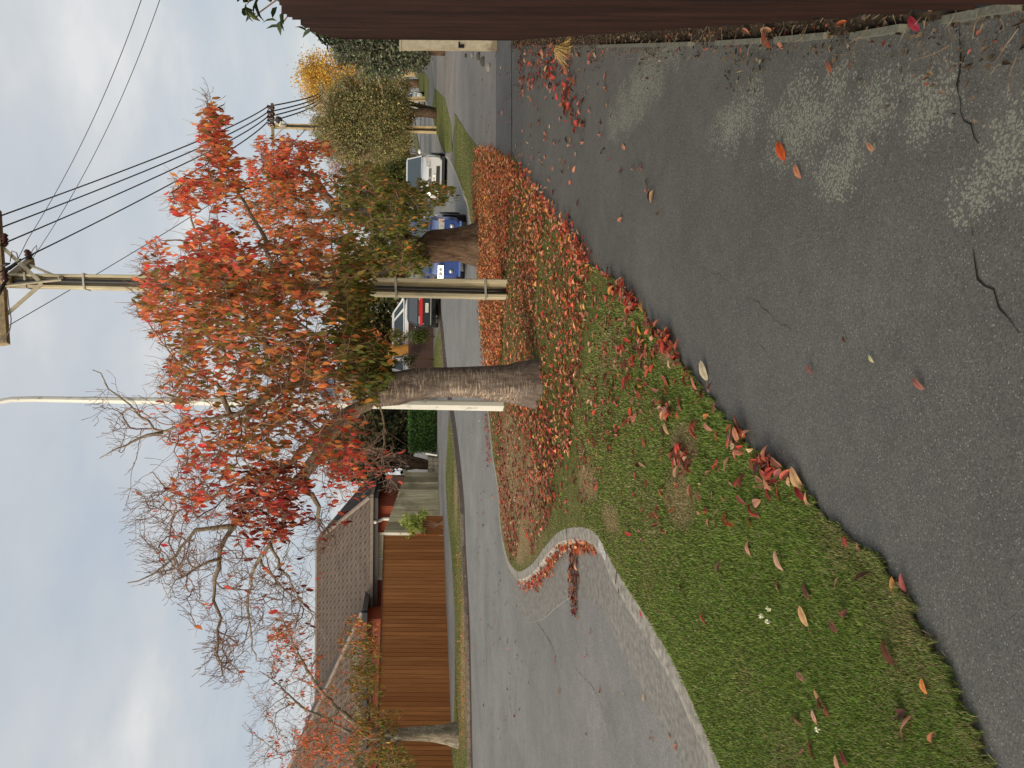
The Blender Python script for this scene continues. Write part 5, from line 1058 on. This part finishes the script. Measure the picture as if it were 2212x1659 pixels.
cl1 = [(690, 940, 80, 75, z, 1.0, 90, .7, BRGT + MIXD, 4), (600, 960, 90, 80, z, 1.2, 120, .6, ORNG + MIXD, 4), (520, 700, 190, 170, z - .3, 1.6, 240, .55, MIXD + ORNG, 4), (620, 760, 130, 90, z, 1.5, 140, .6, MIXD + OLIV, 5), (345, 640, 62, 75, z - .6, 1.0, 120, .95, REDS + MIXD, 5), (450, 665, 85, 95, z - .4, 1.3, 210, 1, MIXD, 7), (570, 640, 85, 100, z - .2, 1.3, 200, 1, MIXD, 7), (455, 545, 70, 62, z - .8, 1.0, 130, .95, REDS, 6),
 (640, 565, 75, 75, z, 1.3, 150, .8, ORNG, 5), (748, 660, 42, 150, z + .3, .8, 230, 1, OLIV, 9), (790, 800, 48, 62, z, .6, 130, 1, GREN, 9), (395, 815, 60, 60, z - .6, 1.0, 110, .6, MIXD + REDS, 4), (550, 830, 110, 85, z, 1.5, 210, .75, MIXD, 5),
 (425, 950, 62, 60, z - .7, .9, 90, .5, REDS, 4), (520, 955, 75, 70, z - .3, 1.1, 130, .75, MIXD, 5), (660, 880, 95, 60, z, 1.2, 150, .45, ORNG, 3), (575, 1080, 85, 78, z - .3, 1.3, 190, .9, MAR + MAR + MAR + BRGT, 6), (430, 1050, 70, 70, z - .5, 1.0, 140, .42, BRGT, 3),
 (735, 1015, 55, 62, z, .9, 90, .65, BRGT, 4), (660, 790, 80, 60, z + .2, 1.3, 150, .8, ORNG + MIXD, 5), (425, 1150, 120, 110, z - .6, 1.3, 120, .12, BRGT, 2), (505, 1285, 95, 120, z - .3, 1.3, 120, .08, BRGT, 2), (600, 1240, 85, 105, z + .4, 1.2, 95, .14, MAR + BRGT, 3), (640, 1330, 50, 60, z + .5, .8, 60, .08, MAR, 3),
 (490, 1415, 50, 62, z - .8, .7, 70, .03, MAR, 1), (380, 1230, 60, 70, z - .8, .8, 80, .03, MAR, 1), (320, 1100, 50, 80, z - .5, .8, 50, .05, BRGT, 2), (255, 900, 52, 80, z - .9, .6, 26, .03, MAR, 1), (360, 900, 50, 60, z - .8, .7, 40, .3, REDS, 3),
 (830, 1000, 50, 60, z, .7, 45, .12, BRGT, 3), (745, 930, 60, 70, z + .1, 1., 90, .3, BRGT, 2), (700, 1150, 40, 50, z + .5, .5, 70, .05, MAR, 1), (455, 285, 30, 62, z - .6, .5, 62, 1, ORNG + REDS, 7), (465, 390, 55, 55, z - .6, .9, 90, .95, ORNG + REDS, 6), (385, 420, 30, 45, z - 1.1, .6, 40, .8, REDS, 5), (330, 560, 35, 45, z - 1.0, .6, 30, .5, REDS, 3), (450, 215, 12, 25, z - .6, .2, 10, .1, REDS, 2)]
cherry('nearest cherry tree, red and olive leaves turning to bare twigs over the house roof', b1, tr1, lim1, cl1, (M_bark, M_twig, M_twigb, M_limb), 11, (.074, .112), twr=.0033, TM=1.65, LM=.52)
# --- second cherry with the thick dark trunk
b2 = G(1035, 530); z = b2.y
tr2 = [(b2, .385), (D(1010, 530, z), .36), (D(970, 531, z), .34), (D(935, 535, z), .34), (D(910, 545, z), .36), (D(893, 548, z), .25)]
lim2 = [(dpts([(925, 555), (892, 566), (862, 572), (834, 580), (795, 600), (740, 610), (690, 590), (640, 560)], z - .1, z - .8), .17, .02), (dpts([(925, 530), (877, 518), (838, 500), (810, 470), (770, 460), (740, 465), (728, 451), (694, 410), (680, 379)], z, z - .3), .16, .075), (dpts([(682, 382), (660, 376), (649, 374), (620, 372), (590, 350)], z - .3, z - .5), .07, .02),
 (dpts([(728, 451), (690, 470), (640, 460), (590, 440), (540, 440)], z - .2, z - .9), .06, .012), (dpts([(694, 410), (640, 420), (600, 390), (570, 360), (565, 330)], z - .3, z - 1.), .05, .01), (dpts([(877, 518), (860, 480), (850, 440), (870, 420), (910, 415), (950, 405)], z - .2, z - 1.0), .04, .008), (dpts([(838, 500), (800, 430), (770, 390), (750, 370)], z, z + .8), .05, .01), (dpts([(649, 374), (640, 340), (660, 320), (690, 315)], z - .4, z - .6), .02, .006), (dpts([(795, 600), (760, 640), (720, 660), (690, 680)], z - .3, z + .3), .05, .01)]
cl2 = [(595, 355, 62, 62, z - .7, 1.2, 150, 1, REDS, 7), (655, 330, 55, 28, z - .7, .8, 45, .9, REDS + ORNG, 6), (630, 425, 90, 75, z - .6, 1.5, 210, .95, ORNG + MIXD, 7), (560, 450, 62, 60, z - .8, 1.2, 120, .9, ORNG, 6), (790, 430, 70, 75, z - .3, 1.6, 150, .95, GREN + OLIV, 8), (855, 480, 62, 72, z - .5, 1.2, 170, 1, GREN, 10), (915, 418, 60, 30, z - 1.0, .6, 60, 1, GREN + OLIV, 9), (810, 580, 60, 62, z - .5, 1.2, 120, .95, GREN + OLIV, 8), (700, 520, 70, 60, z - .3, 1.5, 140, .9, MIXD + ORNG, 6), (720, 620, 80, 60, z, 1.5, 120, .85, MIXD, 6), (640, 500, 60, 60, z - .5, 1.4, 110, .4, ORNG, 4), (765, 375, 20, 22, z - .2, .5, 16, .8, GREN, 6), (880, 565, 40, 35, z - .4, .8, 60, .9, GREN, 8)]
cherry('second cherry tree with a thick dark trunk in front of the blue car', b2, tr2, lim2, cl2, (M_bark2, M_twig, M_twigb, M_bark3), 12, (.09, .125), twr=.0048, TM=1.5, LM=.72)
# --- cherry across the road by the stained fence
b3 = G(990, 1590); z = b3.y
tr3 = [(b3, .26), (D(972, 1588, z), .215), (D(930, 1586, z), .19), (D(885, 1586, z), .175), (D(850, 1588, z), .17), (D(838, 1590, z), .13)]
lim3 = [(dpts([(862, 1586), (820, 1580), (778.5, 1568), (736, 1537), (702, 1503), (671, 1460), (637, 1398), (622, 1358), (605, 1330)], z, z - .8), .10, .012), (dpts([(858, 1590), (820, 1592), (793, 1591), (750, 1580), (713, 1557), (659, 1531), (622, 1500), (594, 1472), (560, 1450)], z, z + .6), .085, .010), (dpts([(862, 1592), (830, 1604), (804, 1614), (770, 1648), (740, 1680)], z, z - .5), .07, .02), (dpts([(870, 1592), (850, 1620), (838, 1650), (850, 1690)], z, z - .8), .06, .01), (dpts([(736, 1537), (760, 1480), (770, 1430), (765, 1390), (740, 1350)], z - .3, z - .9), .035, .006), (dpts([(790, 1570), (800, 1520), (805, 1460), (790, 1400), (780, 1350)], z, z - .8), .03, .005), (dpts([(713, 1557), (690, 1590), (640, 1620), (590, 1640)], z + .2, z), .04, .006), (dpts([(671, 1460), (680, 1420), (700, 1380), (690, 1350)], z - .5, z - .7), .02, .005), (dpts([(622, 1500), (580, 1530), (550, 1560), (535, 1580)], z + .4, z + .2), .015, .004)]
cl3 = [(612, 1365, 38, 40, z - .7, 1., 60, .9, REDS + MIXD, 6), (640, 1430, 50, 45, z - .5, 1.2, 60, .7, REDS + MIXD, 5), (690, 1500, 75, 80, z - .2, 1.6, 120, .6, MIXD + REDS, 4), (785, 1470, 34, 90, z - .5, 1.2, 170, 1, GOLD, 9), (770, 1380, 45, 50, z - .8, 1., 70, .9, GOLD + ORNG, 6), (720, 1610, 90, 60, z, 1.8, 190, .85, MIXD + REDS, 6), (800, 1620, 45, 60, z - .4, 1.2, 120, .95, GOLD + GREN, 8), (850, 1645, 36, 30, z - .6, .8, 60, 1, GREN + GOLD, 8), (600, 1530, 60, 100, z + .2, 1.4, 110, .12, REDS, 3), (640, 1620, 60, 50, z, 1.4, 90, .4, REDS, 4), (560, 1600, 40, 60, z, 1., 50, .05, REDS, 2), (830, 1560, 30, 30, z - .3, .8, 40, .9, GOLD, 7), (600, 1440, 40, 40, z, .9, 50, .2, MAR, 4)]
cherry('cherry tree across the road, its pale trunk standing before the stained fence', b3, tr3, lim3, cl3, (M_bark3, M_twig, M_twigb), 13, (.085, .115), twr=.0052, TM=1.3, LM=.75)
# --- background trees and shrubs: leaf clumps spread through the crown
M_bgleaf = attr_mat('bg_foliage', .3, .6, .2)
def crown(t, ells, n, pal, leaf, seed, droop=.3, shell=.55, upb=0., name='crown', jit=.25):
    """ells: (X,Y,rX,rY,depth,rdepth) -> clumped leaves"""
    rs = np.random.RandomState(seed); P = []
    w = np.array([e[2] * e[3] for e in ells], float); w /= w.sum()
    for e, k in zip(ells, rs.multinomial(n, w)):
        c = np.array(D(e[0], e[1], e[4])); sx = e[3] / F * e[4]; sz = e[2] / F * e[4]; sy = e[5]
        nc = max(6, k // 26); q = rs.normal(0, 1, (nc, 3)); q = unit(q) * (rs.uniform(0, 1, (nc, 1)) ** shell); cs = c + q * np.array([sx, sy, sz])
        cr = rs.uniform(.10, .24, nc) * min(sx, sz) + leaf; i = rs.randint(0, nc, k); P.append(cs[i] + rs.normal(0, .55, (k, 3)) * cr[i][:, None])
    P = np.concatenate(P); P = P[P[:, 2] > .03]; n = len(P)
    A = rs.normal(0, 1, (n, 3)); A[:, 2] = A[:, 2] * .6 - droop + upb; N_ = rs.normal(0, 1, (n, 3)) + np.array([0, -.2, .5]); L_ = rs.uniform(.65, 1.2, n) * leaf
    V, Fl, Cc = leaf_arrays(P, A, N_, L_, L_ * rs.uniform(.4, .6, n), palette(pal, n, jit, rs), .1, .2, True)
    return npmesh(name, V, Fl, M_bgleaf, t, Cc)
def bgtree(name, label, base, trunks, ells, n, pal, leaf, seed, cat='tree', M=M_bark2, group=None, **kw):
    t = thing(name, base, label, cat, group)
    if trunks:
        for nm, pts, r0, r1 in trunks:
            g = MB(); cp = catmull(pts, .4); N = len(cp); g.tube(cp, [lerp(r0, r1, i / max(1, N - 1)) * random.uniform(.93, 1.07) for i in range(N)], 8); g.build(nm, M, t, True)
    crown(t, ells, n, pal, leaf, seed, **kw); return t
OLV = [(4, (.30, .265, .11)), (3, (.22, .20, .085)), (2, (.38, .32, .12)), (.7, (.42, .35, .15)), (2, (.11, .11, .05))]
b = G(943, 246); d = b.y
tw = [('trunk', dpts([(945, 246), (915, 243), (890, 244), (860, 250), (800, 262)], d), .24, .1), ('limb', dpts([(905, 243), (880, 233), (850, 225), (800, 215), (760, 215)], d), .13, .04), ('limb', dpts([(890, 244), (850, 262), (790, 290), (740, 300)], d), .13, .03), ('limb', dpts([(940, 238), (915, 231), (881, 222), (850, 205), (800, 190)], d + .3), .13, .05)]
bgtree('olive_tree', 'broad grey green small leaved tree around the second power pole', b, tw, [(790, 262, 95, 72, d, 2.6), (765, 222, 52, 42, d + .5, 2.), (725, 300, 52, 38, d, 2.), (820, 210, 66, 45, d, 2.2), (830, 310, 52, 32, d, 2.), (715, 270, 40, 34, d, 1.8), (840, 255, 52, 50, d - .5, 1.8), (760, 335, 34, 16, d, 1.2)], 62000, OLV, .11, 21, shell=.6)
ot = [o for o in bpy.data.objects if o.name == 'olive_tree'][0]; rs = np.random.RandomState(77); g = MB(); SP = []; SA = []
for k in range(150):
    an = rs.uniform(1.2, 5.4); r0 = rs.uniform(.75, 1.0); X = 790 + 92 * r0 * math.cos(an); Y = 258 + 80 * r0 * math.sin(an); dd = d + rs.normal(0, 1.2); a_ = D(X, Y, dd); l = rs.uniform(.4, 1.3)
    v = Vector((-(Y - 258) / 80 * .8 + rs.normal(0, .25), rs.normal(0, .3), -(X - 790) / 92 * .8 + .45 + rs.normal(0, .2))).normalized(); b_ = a_ + v * l * .6 + Vector((0, 0, rs.normal(0, .05))); c_ = b_ + (v + Vector((rs.normal(0, .25), 0, -.1))).normalized() * l * .5
    g.tube([a_, b_, c_], [.016, .011, .006], 4, False)
    for q in range(26):
        s_ = rs.uniform(0, 1); p_ = lerp(a_, b_, s_ * 2) if s_ < .5 else lerp(b_, c_, s_ * 2 - 1); SP.append(np.array(p_) + rs.normal(0, .06, 3)); SA.append(np.array(v) + rs.normal(0, .6, 3))
struct(g.build('twigs', M_twig, ot), 'stuff'); nS = len(SP); V, Fl, Cc = leaf_arrays(np.array(SP), np.array(SA), rs.normal(0, 1, (nS, 3)), rs.uniform(.08, .15, nS), rs.uniform(.03, .05, nS), palette(OLV, nS, .25, rs), .1, .2, True); npmesh('foliage', V, Fl, M_bgleaf, ot, Cc)
d = 84.0; b = Vector((D(880, 180, d).x, d, 0))
bgtree('poplar_tree', 'golden yellow poplar rising behind the grey green tree', b, [('trunk', [b, D(760, 178, d), D(690, 178, d)], .5, .1)], [(708, 172, 66, 60, d, 5), (750, 190, 66, 70, d, 6), (670, 165, 22, 30, d, 3), (800, 180, 50, 60, d, 6), (690, 210, 24, 26, d, 3), (690, 145, 24, 22, d, 3)], 22000, [(4, (.66, .38, .06)), (3, (.55, .32, .06)), (2, (.75, .46, .1)), (1.2, (.36, .26, .06))], .25, 22, upb=.8, shell=.5)
d = 30.0; b = Vector((D(900, 112, d).x, d, 0)); GG = [(4, (.15, .16, .095)), (3, (.09, .10, .06)), (2, (.25, .255, .16)), (1, (.04, .046, .026))]
bgtree('evergreen_shrub', 'tall dense grey green shrub overhanging the drive beyond the cream post', b, [('trunk', [b, D(880, 112, d), D(800, 112, d)], .16, .08), ('limb', [D(890, 116, d), D(850, 135, d), D(820, 145, d)], .07, .03)], [(800, 105, 70, 32, d, 1.6), (850, 118, 45, 36, d, 1.4), (760, 108, 48, 24, d, 1.2), (890, 120, 26, 30, d, 1.2), (820, 140, 40, 18, d, .9), (735, 100, 26, 12, d, .8), (870, 95, 42, 22, d, 1.2), (905, 132, 20, 16, d, .8)], 13000, GG, .15, 23)
d = 64.0; b = Vector((D(890, 372, d).x, d, 0)); bgtree('blossom_tree', 'hazy pinkish twiggy tree between the grey green tree and the cherries', b, [('trunk', [b, D(800, 365, d), D(740, 355, d)], .2, .05)], [(745, 350, 34, 28, d, 2.), (770, 372, 40, 26, d, 2.), (730, 370, 26, 24, d, 2.), (790, 340, 30, 24, d, 2.)], 4200, [(4, (.5, .31, .28)), (3, (.4, .24, .2)), (2, (.28, .19, .11)), (1, (.58, .43, .42))], .16, 24)
d = 46.0; b = Vector((D(905, 420, d).x, d, 0)); bgtree('leafy_tree', 'mid green bushy tree rising behind the silver car', b, [('trunk', [b, D(860, 420, d), D(790, 425, d)], .22, .08)], [(800, 420, 68, 62, d, 3.), (850, 400, 40, 60, d, 2.6), (770, 450, 44, 44, d, 2.4), (845, 470, 44, 50, d, 2.4), (870, 370, 24, 30, d, 1.6)], 13000, [(4, (.12, .135, .035)), (3, (.17, .18, .045)), (2, (.07, .08, .02)), (1, (.28, .23, .07))], .24, 25)
d = 58.0; b = Vector((D(895, 335, d).x, d, 0)); bgtree('golden_shrub', 'olive gold shrub behind the roof of the silver car', b, [('stem', [b, D(868, 335, d)], .07, .05), ('stem', [b, D(868, 350, d)], .06, .04), ('stem', [b, D(862, 322, d)], .05, .03)], [(835, 350, 42, 38, d, 2.), (850, 325, 30, 30, d, 1.8), (815, 370, 26, 26, d, 1.6), (868, 300, 24, 26, d, 1.6)], 6000, [(4, (.34, .28, .09)), (3, (.24, .21, .06)), (1.5, (.48, .36, .13))], .2, 26)
d = 75.0; b = Vector((D(890, 260, d).x, d, 0)); bgtree('rust_hedge', 'low rust and green hedge beyond the far road bend', b, None, [(872, 300, 18, 40, d, 2.), (875, 250, 15, 40, d, 2.), (868, 345, 16, 20, d, 2.), (874, 200, 16, 30, d + 3, 2.)], 3200, [(3, (.24, .11, .04)), (3, (.1, .1, .03)), (2, (.16, .13, .04))], .32, 27, 'hedge')
d = 70.0; b = G(902, 156); d = b.y; bgtree('pale_trunk_tree', 'cream barked double trunk at the end of the far grass patch', Vector((D(900, 158, 70).x, 70, 0)), [('trunk', dpts([(900, 158), (880, 160), (855, 163), (830, 166)], 70), .27, .2), ('trunk', dpts([(898, 150), (880, 151), (860, 152), (835, 150)], 71), .2, .12)], [(830, 160, 34, 40, 71, 3.), (800, 170, 30, 34, 71, 3.)], 2400, OLV, .36, 28, M=simple('cream_bark', S(196, 172, 124), .9, .2, 3))
d = 50.0; bgtree('leaning_tree', 'slim pale stemmed tree beside the tiny white car', G(913, 217), [('trunk', dpts([(914, 217), (890, 217), (866, 215), (830, 212)], G(913, 217).y), .2, .12)], [(845, 218, 26, 30, 60, 2.)], 1200, OLV, .3, 29, M=simple('cream_bark_dull', S(180, 160, 122), .9, .2, 3))
# trees behind the near cherry and beyond the road
d = 40.0; b = Vector((D(930, 940, d).x, d, 0)); DK = [(4, (.075, .08, .036)), (3, (.11, .11, .05)), (2, (.035, .04, .018)), (1.2, (.2, .175, .075))]
bgtree('dark_conifer', 'dense dark olive evergreen beside the red house', b, [('trunk', [b, D(860, 945, d), D(800, 950, d)], .2, .1)], [(820, 950, 75, 62, d, 3.), (790, 990, 60, 44, d, 2.5), (850, 910, 40, 46, d, 2.5), (770, 920, 56, 52, d, 2.5), (740, 990, 36, 40, d, 2.), (870, 930, 26, 60, d, 2.), (800, 1020, 30, 18, d, 1.5), (715, 960, 32, 34, d, 1.6)], 15000, DK, .26, 30)
d = 55.0; b = Vector((D(900, 690, d).x, d, 0)); bgtree('leafy_tree', 'dark green tree behind the white van', b, [('trunk', [b, D(850, 690, d), D(790, 690, d)], .25, .1)], [(800, 640, 60, 66, d, 3.), (790, 720, 55, 60, d, 3.), (820, 575, 55, 50, d, 3.), (815, 790, 48, 44, d, 3.), (850, 620, 24, 60, d, 2.5), (770, 840, 45, 45, d, 3.), (840, 840, 36, 44, d, 2.5), (850, 540, 34, 40, d, 2.5)], 11000, [(4, (.11, .115, .042)), (3, (.07, .075, .03)), (2, (.19, .17, .065)), (1, (.28, .23, .08))], .4, 31)
bgtree('leafy_tree', 'yellow green tree just above the roof of the white van', Vector((D(900, 745, 57).x, 57, 0)), [('trunk', [Vector((D(900, 745, 57).x, 57, 0)), D(830, 745, 57)], .18, .1)], [(836, 745, 20, 36, 57, 2.), (825, 700, 16, 26, 57, 2.)], 1500, [(3, (.34, .26, .06)), (2, (.2, .18, .05)), (1, (.45, .34, .1))], .35, 32)
# clipped hedge
hp_ = G(944, 930); d = hp_.y; hz_ = D(887, 930, d).z; t = thing('clipped_hedge', hp_, 'clipped bright green box hedge across the road beside the lamp post', 'hedge'); rs = np.random.RandomState(33); n = 9000
x0 = D(915, 977, d).x; x1 = D(915, 884, d).x; P = np.stack([rs.uniform(x0, x1, n), d + rs.uniform(0, 1.3, n), rs.uniform(.05, hz_, n)], 1); f = rs.randint(0, 3, n); P[f == 0, 1] = d + rs.normal(0, .03, (f == 0).sum()); P[f == 1, 2] = hz_ + rs.normal(0, .03, (f == 1).sum())
V, Fl, Cc = leaf_arrays(P, rs.normal(0, 1, (n, 3)), rs.normal(0, 1, (n, 3)) + np.array([0, -.6, .5]), rs.uniform(.07, .13, n), rs.uniform(.04, .07, n), palette([(4, (.06, .13, .03)), (3, (.09, .17, .04)), (2, (.03, .06, .018))], n, .25, rs), .1, .2, True); npmesh('crown', V, Fl, M_bgleaf, t, Cc)
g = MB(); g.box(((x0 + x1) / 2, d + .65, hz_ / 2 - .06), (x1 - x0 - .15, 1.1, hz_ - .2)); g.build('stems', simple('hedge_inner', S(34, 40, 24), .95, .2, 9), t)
# leaning old trunk by the block wall
d = G(940, 998).y + .6; t = thing('old_trunk', D(928, 1002, d), 'leaning old twisted trunk in front of the red house wall', 'tree'); g = MB()
for pts, r0, r1 in (([(930, 1006), (905, 1006), (880, 998), (850, 992), (835, 978), (800, 965)], .2, .1), ([(928, 1000), (900, 992), (870, 984), (845, 985), (815, 1000)], .13, .06), ([(905, 1008), (880, 1012), (862, 1008), (845, 1012)], .1, .04)): cp = catmull(dpts(pts, d), .15); g.tube(cp, [lerp(r0, r1, i / len(cp)) * random.uniform(.9, 1.1) for i in range(len(cp))], 9)
g.build('trunk', M_bark2, t, True); crown(t, [(815, 985, 36, 34, d + .5, 1.), (790, 1000, 26, 30, d + .5, 1.)], 1300, DK, .2, 34)
# small orange yellow trunk across the road
b = G(934, 753); d = b.y; t = thing('yellow_trunk', b, 'small orange yellow trunk across the road', 'tree'); g = MB(); cp = catmull(dpts([(936, 752), (915, 752), (890, 753), (860, 758), (838, 762)], d), .2); g.tube(cp, [lerp(.34, .26, i / len(cp)) for i in range(len(cp))], 10); g.tube(catmull(dpts([(862, 757), (845, 748), (820, 742), (790, 730)], d), .2), [.2, .12] if False else .13, 8); g.tube(catmull(dpts([(855, 760), (835, 768), (805, 775)], d), .2), .12, 8)
g.build('trunk', simple('yellow_bark', S(206, 140, 58), .9, .2, 2.5, dark=S(160, 118, 62)), t, True); crown(t, [(800, 745, 36, 36, d, 1.4), (775, 780, 30, 30, d, 1.4)], 900, MIXD, .22, 35)
# shrubs in front of the van
for (X, Y, rX, rY, d, pal, lf, lab, n, k) in ((896, 723, 16, 13, 38.8, [(3, (.15, .165, .11)), (2, (.22, .23, .16))], .1, 'pale grey green clipped shrub before the low brown fence', 900, 36), (908, 727, 17, 14, 37.5, [(3, (.07, .09, .02)), (2, (.12, .13, .03))], .12, 'rounded dark green shrub nearest the small yellow trunk', 900, 37), (860, 728, 16, 14, 39, [(3, (.14, .14, .03)), (2, (.24, .17, .05))], .14, 'sparse yellowish shrub against the white van windows', 420, 38), (884, 776, 14, 12, 38.8, DK, .12, 'small dark shrub by the pale fence end', 500, 39)):
    bgtree('garden_shrub', lab, Vector((D(X, Y, d).x, d, 0)), [('stem', [Vector((D(X, Y, d).x, d, 0)), D(X, Y, d)], .03, .02)], [(X, Y, rX, rY, d, rY / F * d)], n, pal, lf, k, 'shrub', shell=.4)
# yellow green shrub over the corner of the stained fence: rosettes of long leaflets
d = G(957, 1135).y - .15; t = thing('yellow_shrub', Vector((D(957, 1135, d).x, d, 0)), 'bright yellow green shrub spilling over the corner of the stained fence', 'shrub'); rs = np.random.RandomState(40); LPs = []; LAs = []; Ccs = []
for _ in range(85):
    X = rs.normal(893, 11); Y = rs.normal(1133, 13)
    if rs.uniform() < .12: X, Y = rs.normal(914, 6), rs.normal(1112, 6)
    c = np.array(D(X, Y, d + rs.normal(0, .25))); ax = unit(np.array([[rs.normal(0, .6), -1 + rs.normal(0, .4), .5 + rs.normal(0, .5)]]))[0]; gold = rs.uniform() < .12 and Y > 1140
    for k in range(9):
        v = unit(rs.normal(0, 1, (1, 3)))[0]; v = v - ax * (v @ ax); v = v / np.linalg.norm(v) + ax * .45; LPs.append(c); LAs.append(v); Ccs.append((.62, .40, .05, 1) if gold else ((.42, .46, .10, 1) if rs.uniform() < .6 else (.26, .32, .06, 1)))
n = len(LPs); LPs = np.array(LPs); LAs = np.array(LAs); V, Fl, Cc = leaf_arrays(LPs, LAs, rs.normal(0, .4, (n, 3)) + np.array([0, -1, .6]), rs.uniform(.12, .2, n), rs.uniform(.035, .055, n), np.array(Ccs) * np.concatenate([rs.uniform(.7, 1.2, (n, 1)).repeat(3, 1), np.ones((n, 1))], 1), .15, .2); npmesh('foliage', V, Fl, M_bgleaf, t, Cc)
g = MB()
for k in range(6): g.tube([Vector((D(957, 1135, d).x + .03 * k, d + .1, 0)), D(925, 1125 + k * 5, d + .1), D(895, 1118 + k * 7, d + .05)], [.02, .015, .008], 6)
g.build('stem', M_twig, t)
# broad leaved evergreen leaning over the brown steel fence
d = 4.6; t = thing('evergreen_shrub', Vector((D(1000, -60, d).x, d, 0)), 'dark glossy leaved shrub peering over the top of the brown steel fence', 'shrub'); rs = np.random.RandomState(41); g = MB(); LPs = []; LAs = []
stems = [([(1500, -150), (800, -120), (680, -60), (600, -30), (530, 2)], 4.4, 4.2), ([(1500, -150), (800, -110), (680, -40), (600, -2), (556, 30)], 4.6, 4.6), ([(1500, -140), (850, -100), (720, -40), (640, 10), (610, 50)], 4.9, 5.0), ([(800, -110), (700, -40), (560, -25), (520, -10)], 4.3, 4.0), ([(1500, -120), (850, -60), (740, 0), (690, 45), (672, 66)], 5.4, 6.0), ([(900, -60), (760, 0), (710, 60), (690, 82)], 6.0, 8.0), ([(850, -100), (720, -30), (650, 0), (625, 30)], 4.8, 4.8), ([(1100, -10), (900, 20), (760, 60), (702, 92)], 7.0, 9.8)]
for px, da, db in stems:
    cp = catmull(dpts(px, da, db), .08); N = len(cp); g.tube(cp, [lerp(.02, .004, i / N) for i in range(N)], 6)
    for i in range(N // 3, N):
        for _ in range(2 if i < N * .6 else 3): LPs.append(np.array(cp[i]) + rs.normal(0, .02, 3)); LAs.append(np.array(cp[i] - cp[i - 1]) / .08 * .6 + rs.normal(0, .8, 3) + np.array([0, 0, -.3]))
g.build('stem', M_twig, t); n = len(LPs); V, Fl, Cc = leaf_arrays(np.array(LPs), np.array(LAs), rs.normal(0, .6, (n, 3)) + np.array([0, 0, 1]), rs.uniform(.08, .13, n), rs.uniform(.035, .05, n), palette([(4, (.035, .055, .018)), (3, (.05, .075, .025)), (1, (.09, .10, .04))], n, .2, rs), .12, .25); npmesh('foliage', V, Fl, attr_mat('glossy_leaf', .15, .35, .5), t, Cc)
# ================================================================== SKY AND LIGHT
W = bpy.data.worlds.new('World'); SC.world = W; W.use_nodes = True; nt = W.node_tree; nt.nodes.clear()
SUN_EL = math.radians(22); SUN_DIR = Vector((-.78, -.62, 0)).normalized()
class WN(NT):
    def __init__(s): s.t = nt
w = WN(); out = w.n('ShaderNodeOutputWorld'); bg = w.n('ShaderNodeBackground'); sky = w.n('ShaderNodeTexSky'); sky.sky_type = 'NISHITA'; sky.sun_disc = False
sky.sun_elevation = SUN_EL; sky.sun_rotation = math.atan2(SUN_DIR.x, SUN_DIR.y); sky.air_density = 1.2; sky.dust_density = 2.0
gen = w.n('ShaderNodeTexCoord').outputs['Generated']; sep = w.n('ShaderNodeSeparateXYZ'); w.l(gen, sep.inputs[0])
zc = w.math('ADD', w.math('MAXIMUM', sep.outputs[2], 0.0), .16); cmb = w.n('ShaderNodeCombineXYZ'); w.l(w.math('DIVIDE', sep.outputs[0], zc), cmb.inputs[0]); w.l(w.math('DIVIDE', sep.outputs[1], zc), cmb.inputs[1])
n1 = w.noise(cmb.outputs[0], .62, 6, .5); n2 = w.noise(cmb.outputs[0], 1.9, 5, .55)
nn = w.math('ADD', w.math('MULTIPLY', n1, .7), w.math('MULTIPLY', n2, .3))
cl = w.n('ShaderNodeValToRGB'); els = cl.color_ramp.elements; els[0].position = .40; els[0].color = (4.25, 4.75, 5.4, 1); els[1].position = .60; els[1].color = (6.9, 6.85, 6.7, 1)
e = els.new(.46); e.color = (4.75, 5.1, 5.5, 1); e = els.new(.52); e.color = (5.3, 5.5, 5.7, 1); w.l(nn, cl.inputs[0])
c = w.mix(.86, sky.outputs[0], cl.outputs[0])
w.l(c, bg.inputs[0]); bg.inputs[1].default_value = .1; w.l(bg.outputs[0], out.inputs[0])
sl = bpy.data.lights.new('sun', 'SUN'); sl.energy = 3.0; sl.angle = math.radians(35); sl.color = (1, .89, .74); so = bpy.data.objects.new('sun', sl); COL.objects.link(so)
dv = -(SUN_DIR * math.cos(SUN_EL) + Vector((0, 0, 1)) * math.sin(SUN_EL)); so.rotation_euler = dv.to_track_quat('-Z', 'Y').to_euler()
for o in bpy.data.objects:
    if '_w' in o: del o['_w']
SC.cycles.max_bounces = 6; SC.cycles.transparent_max_bounces = 6
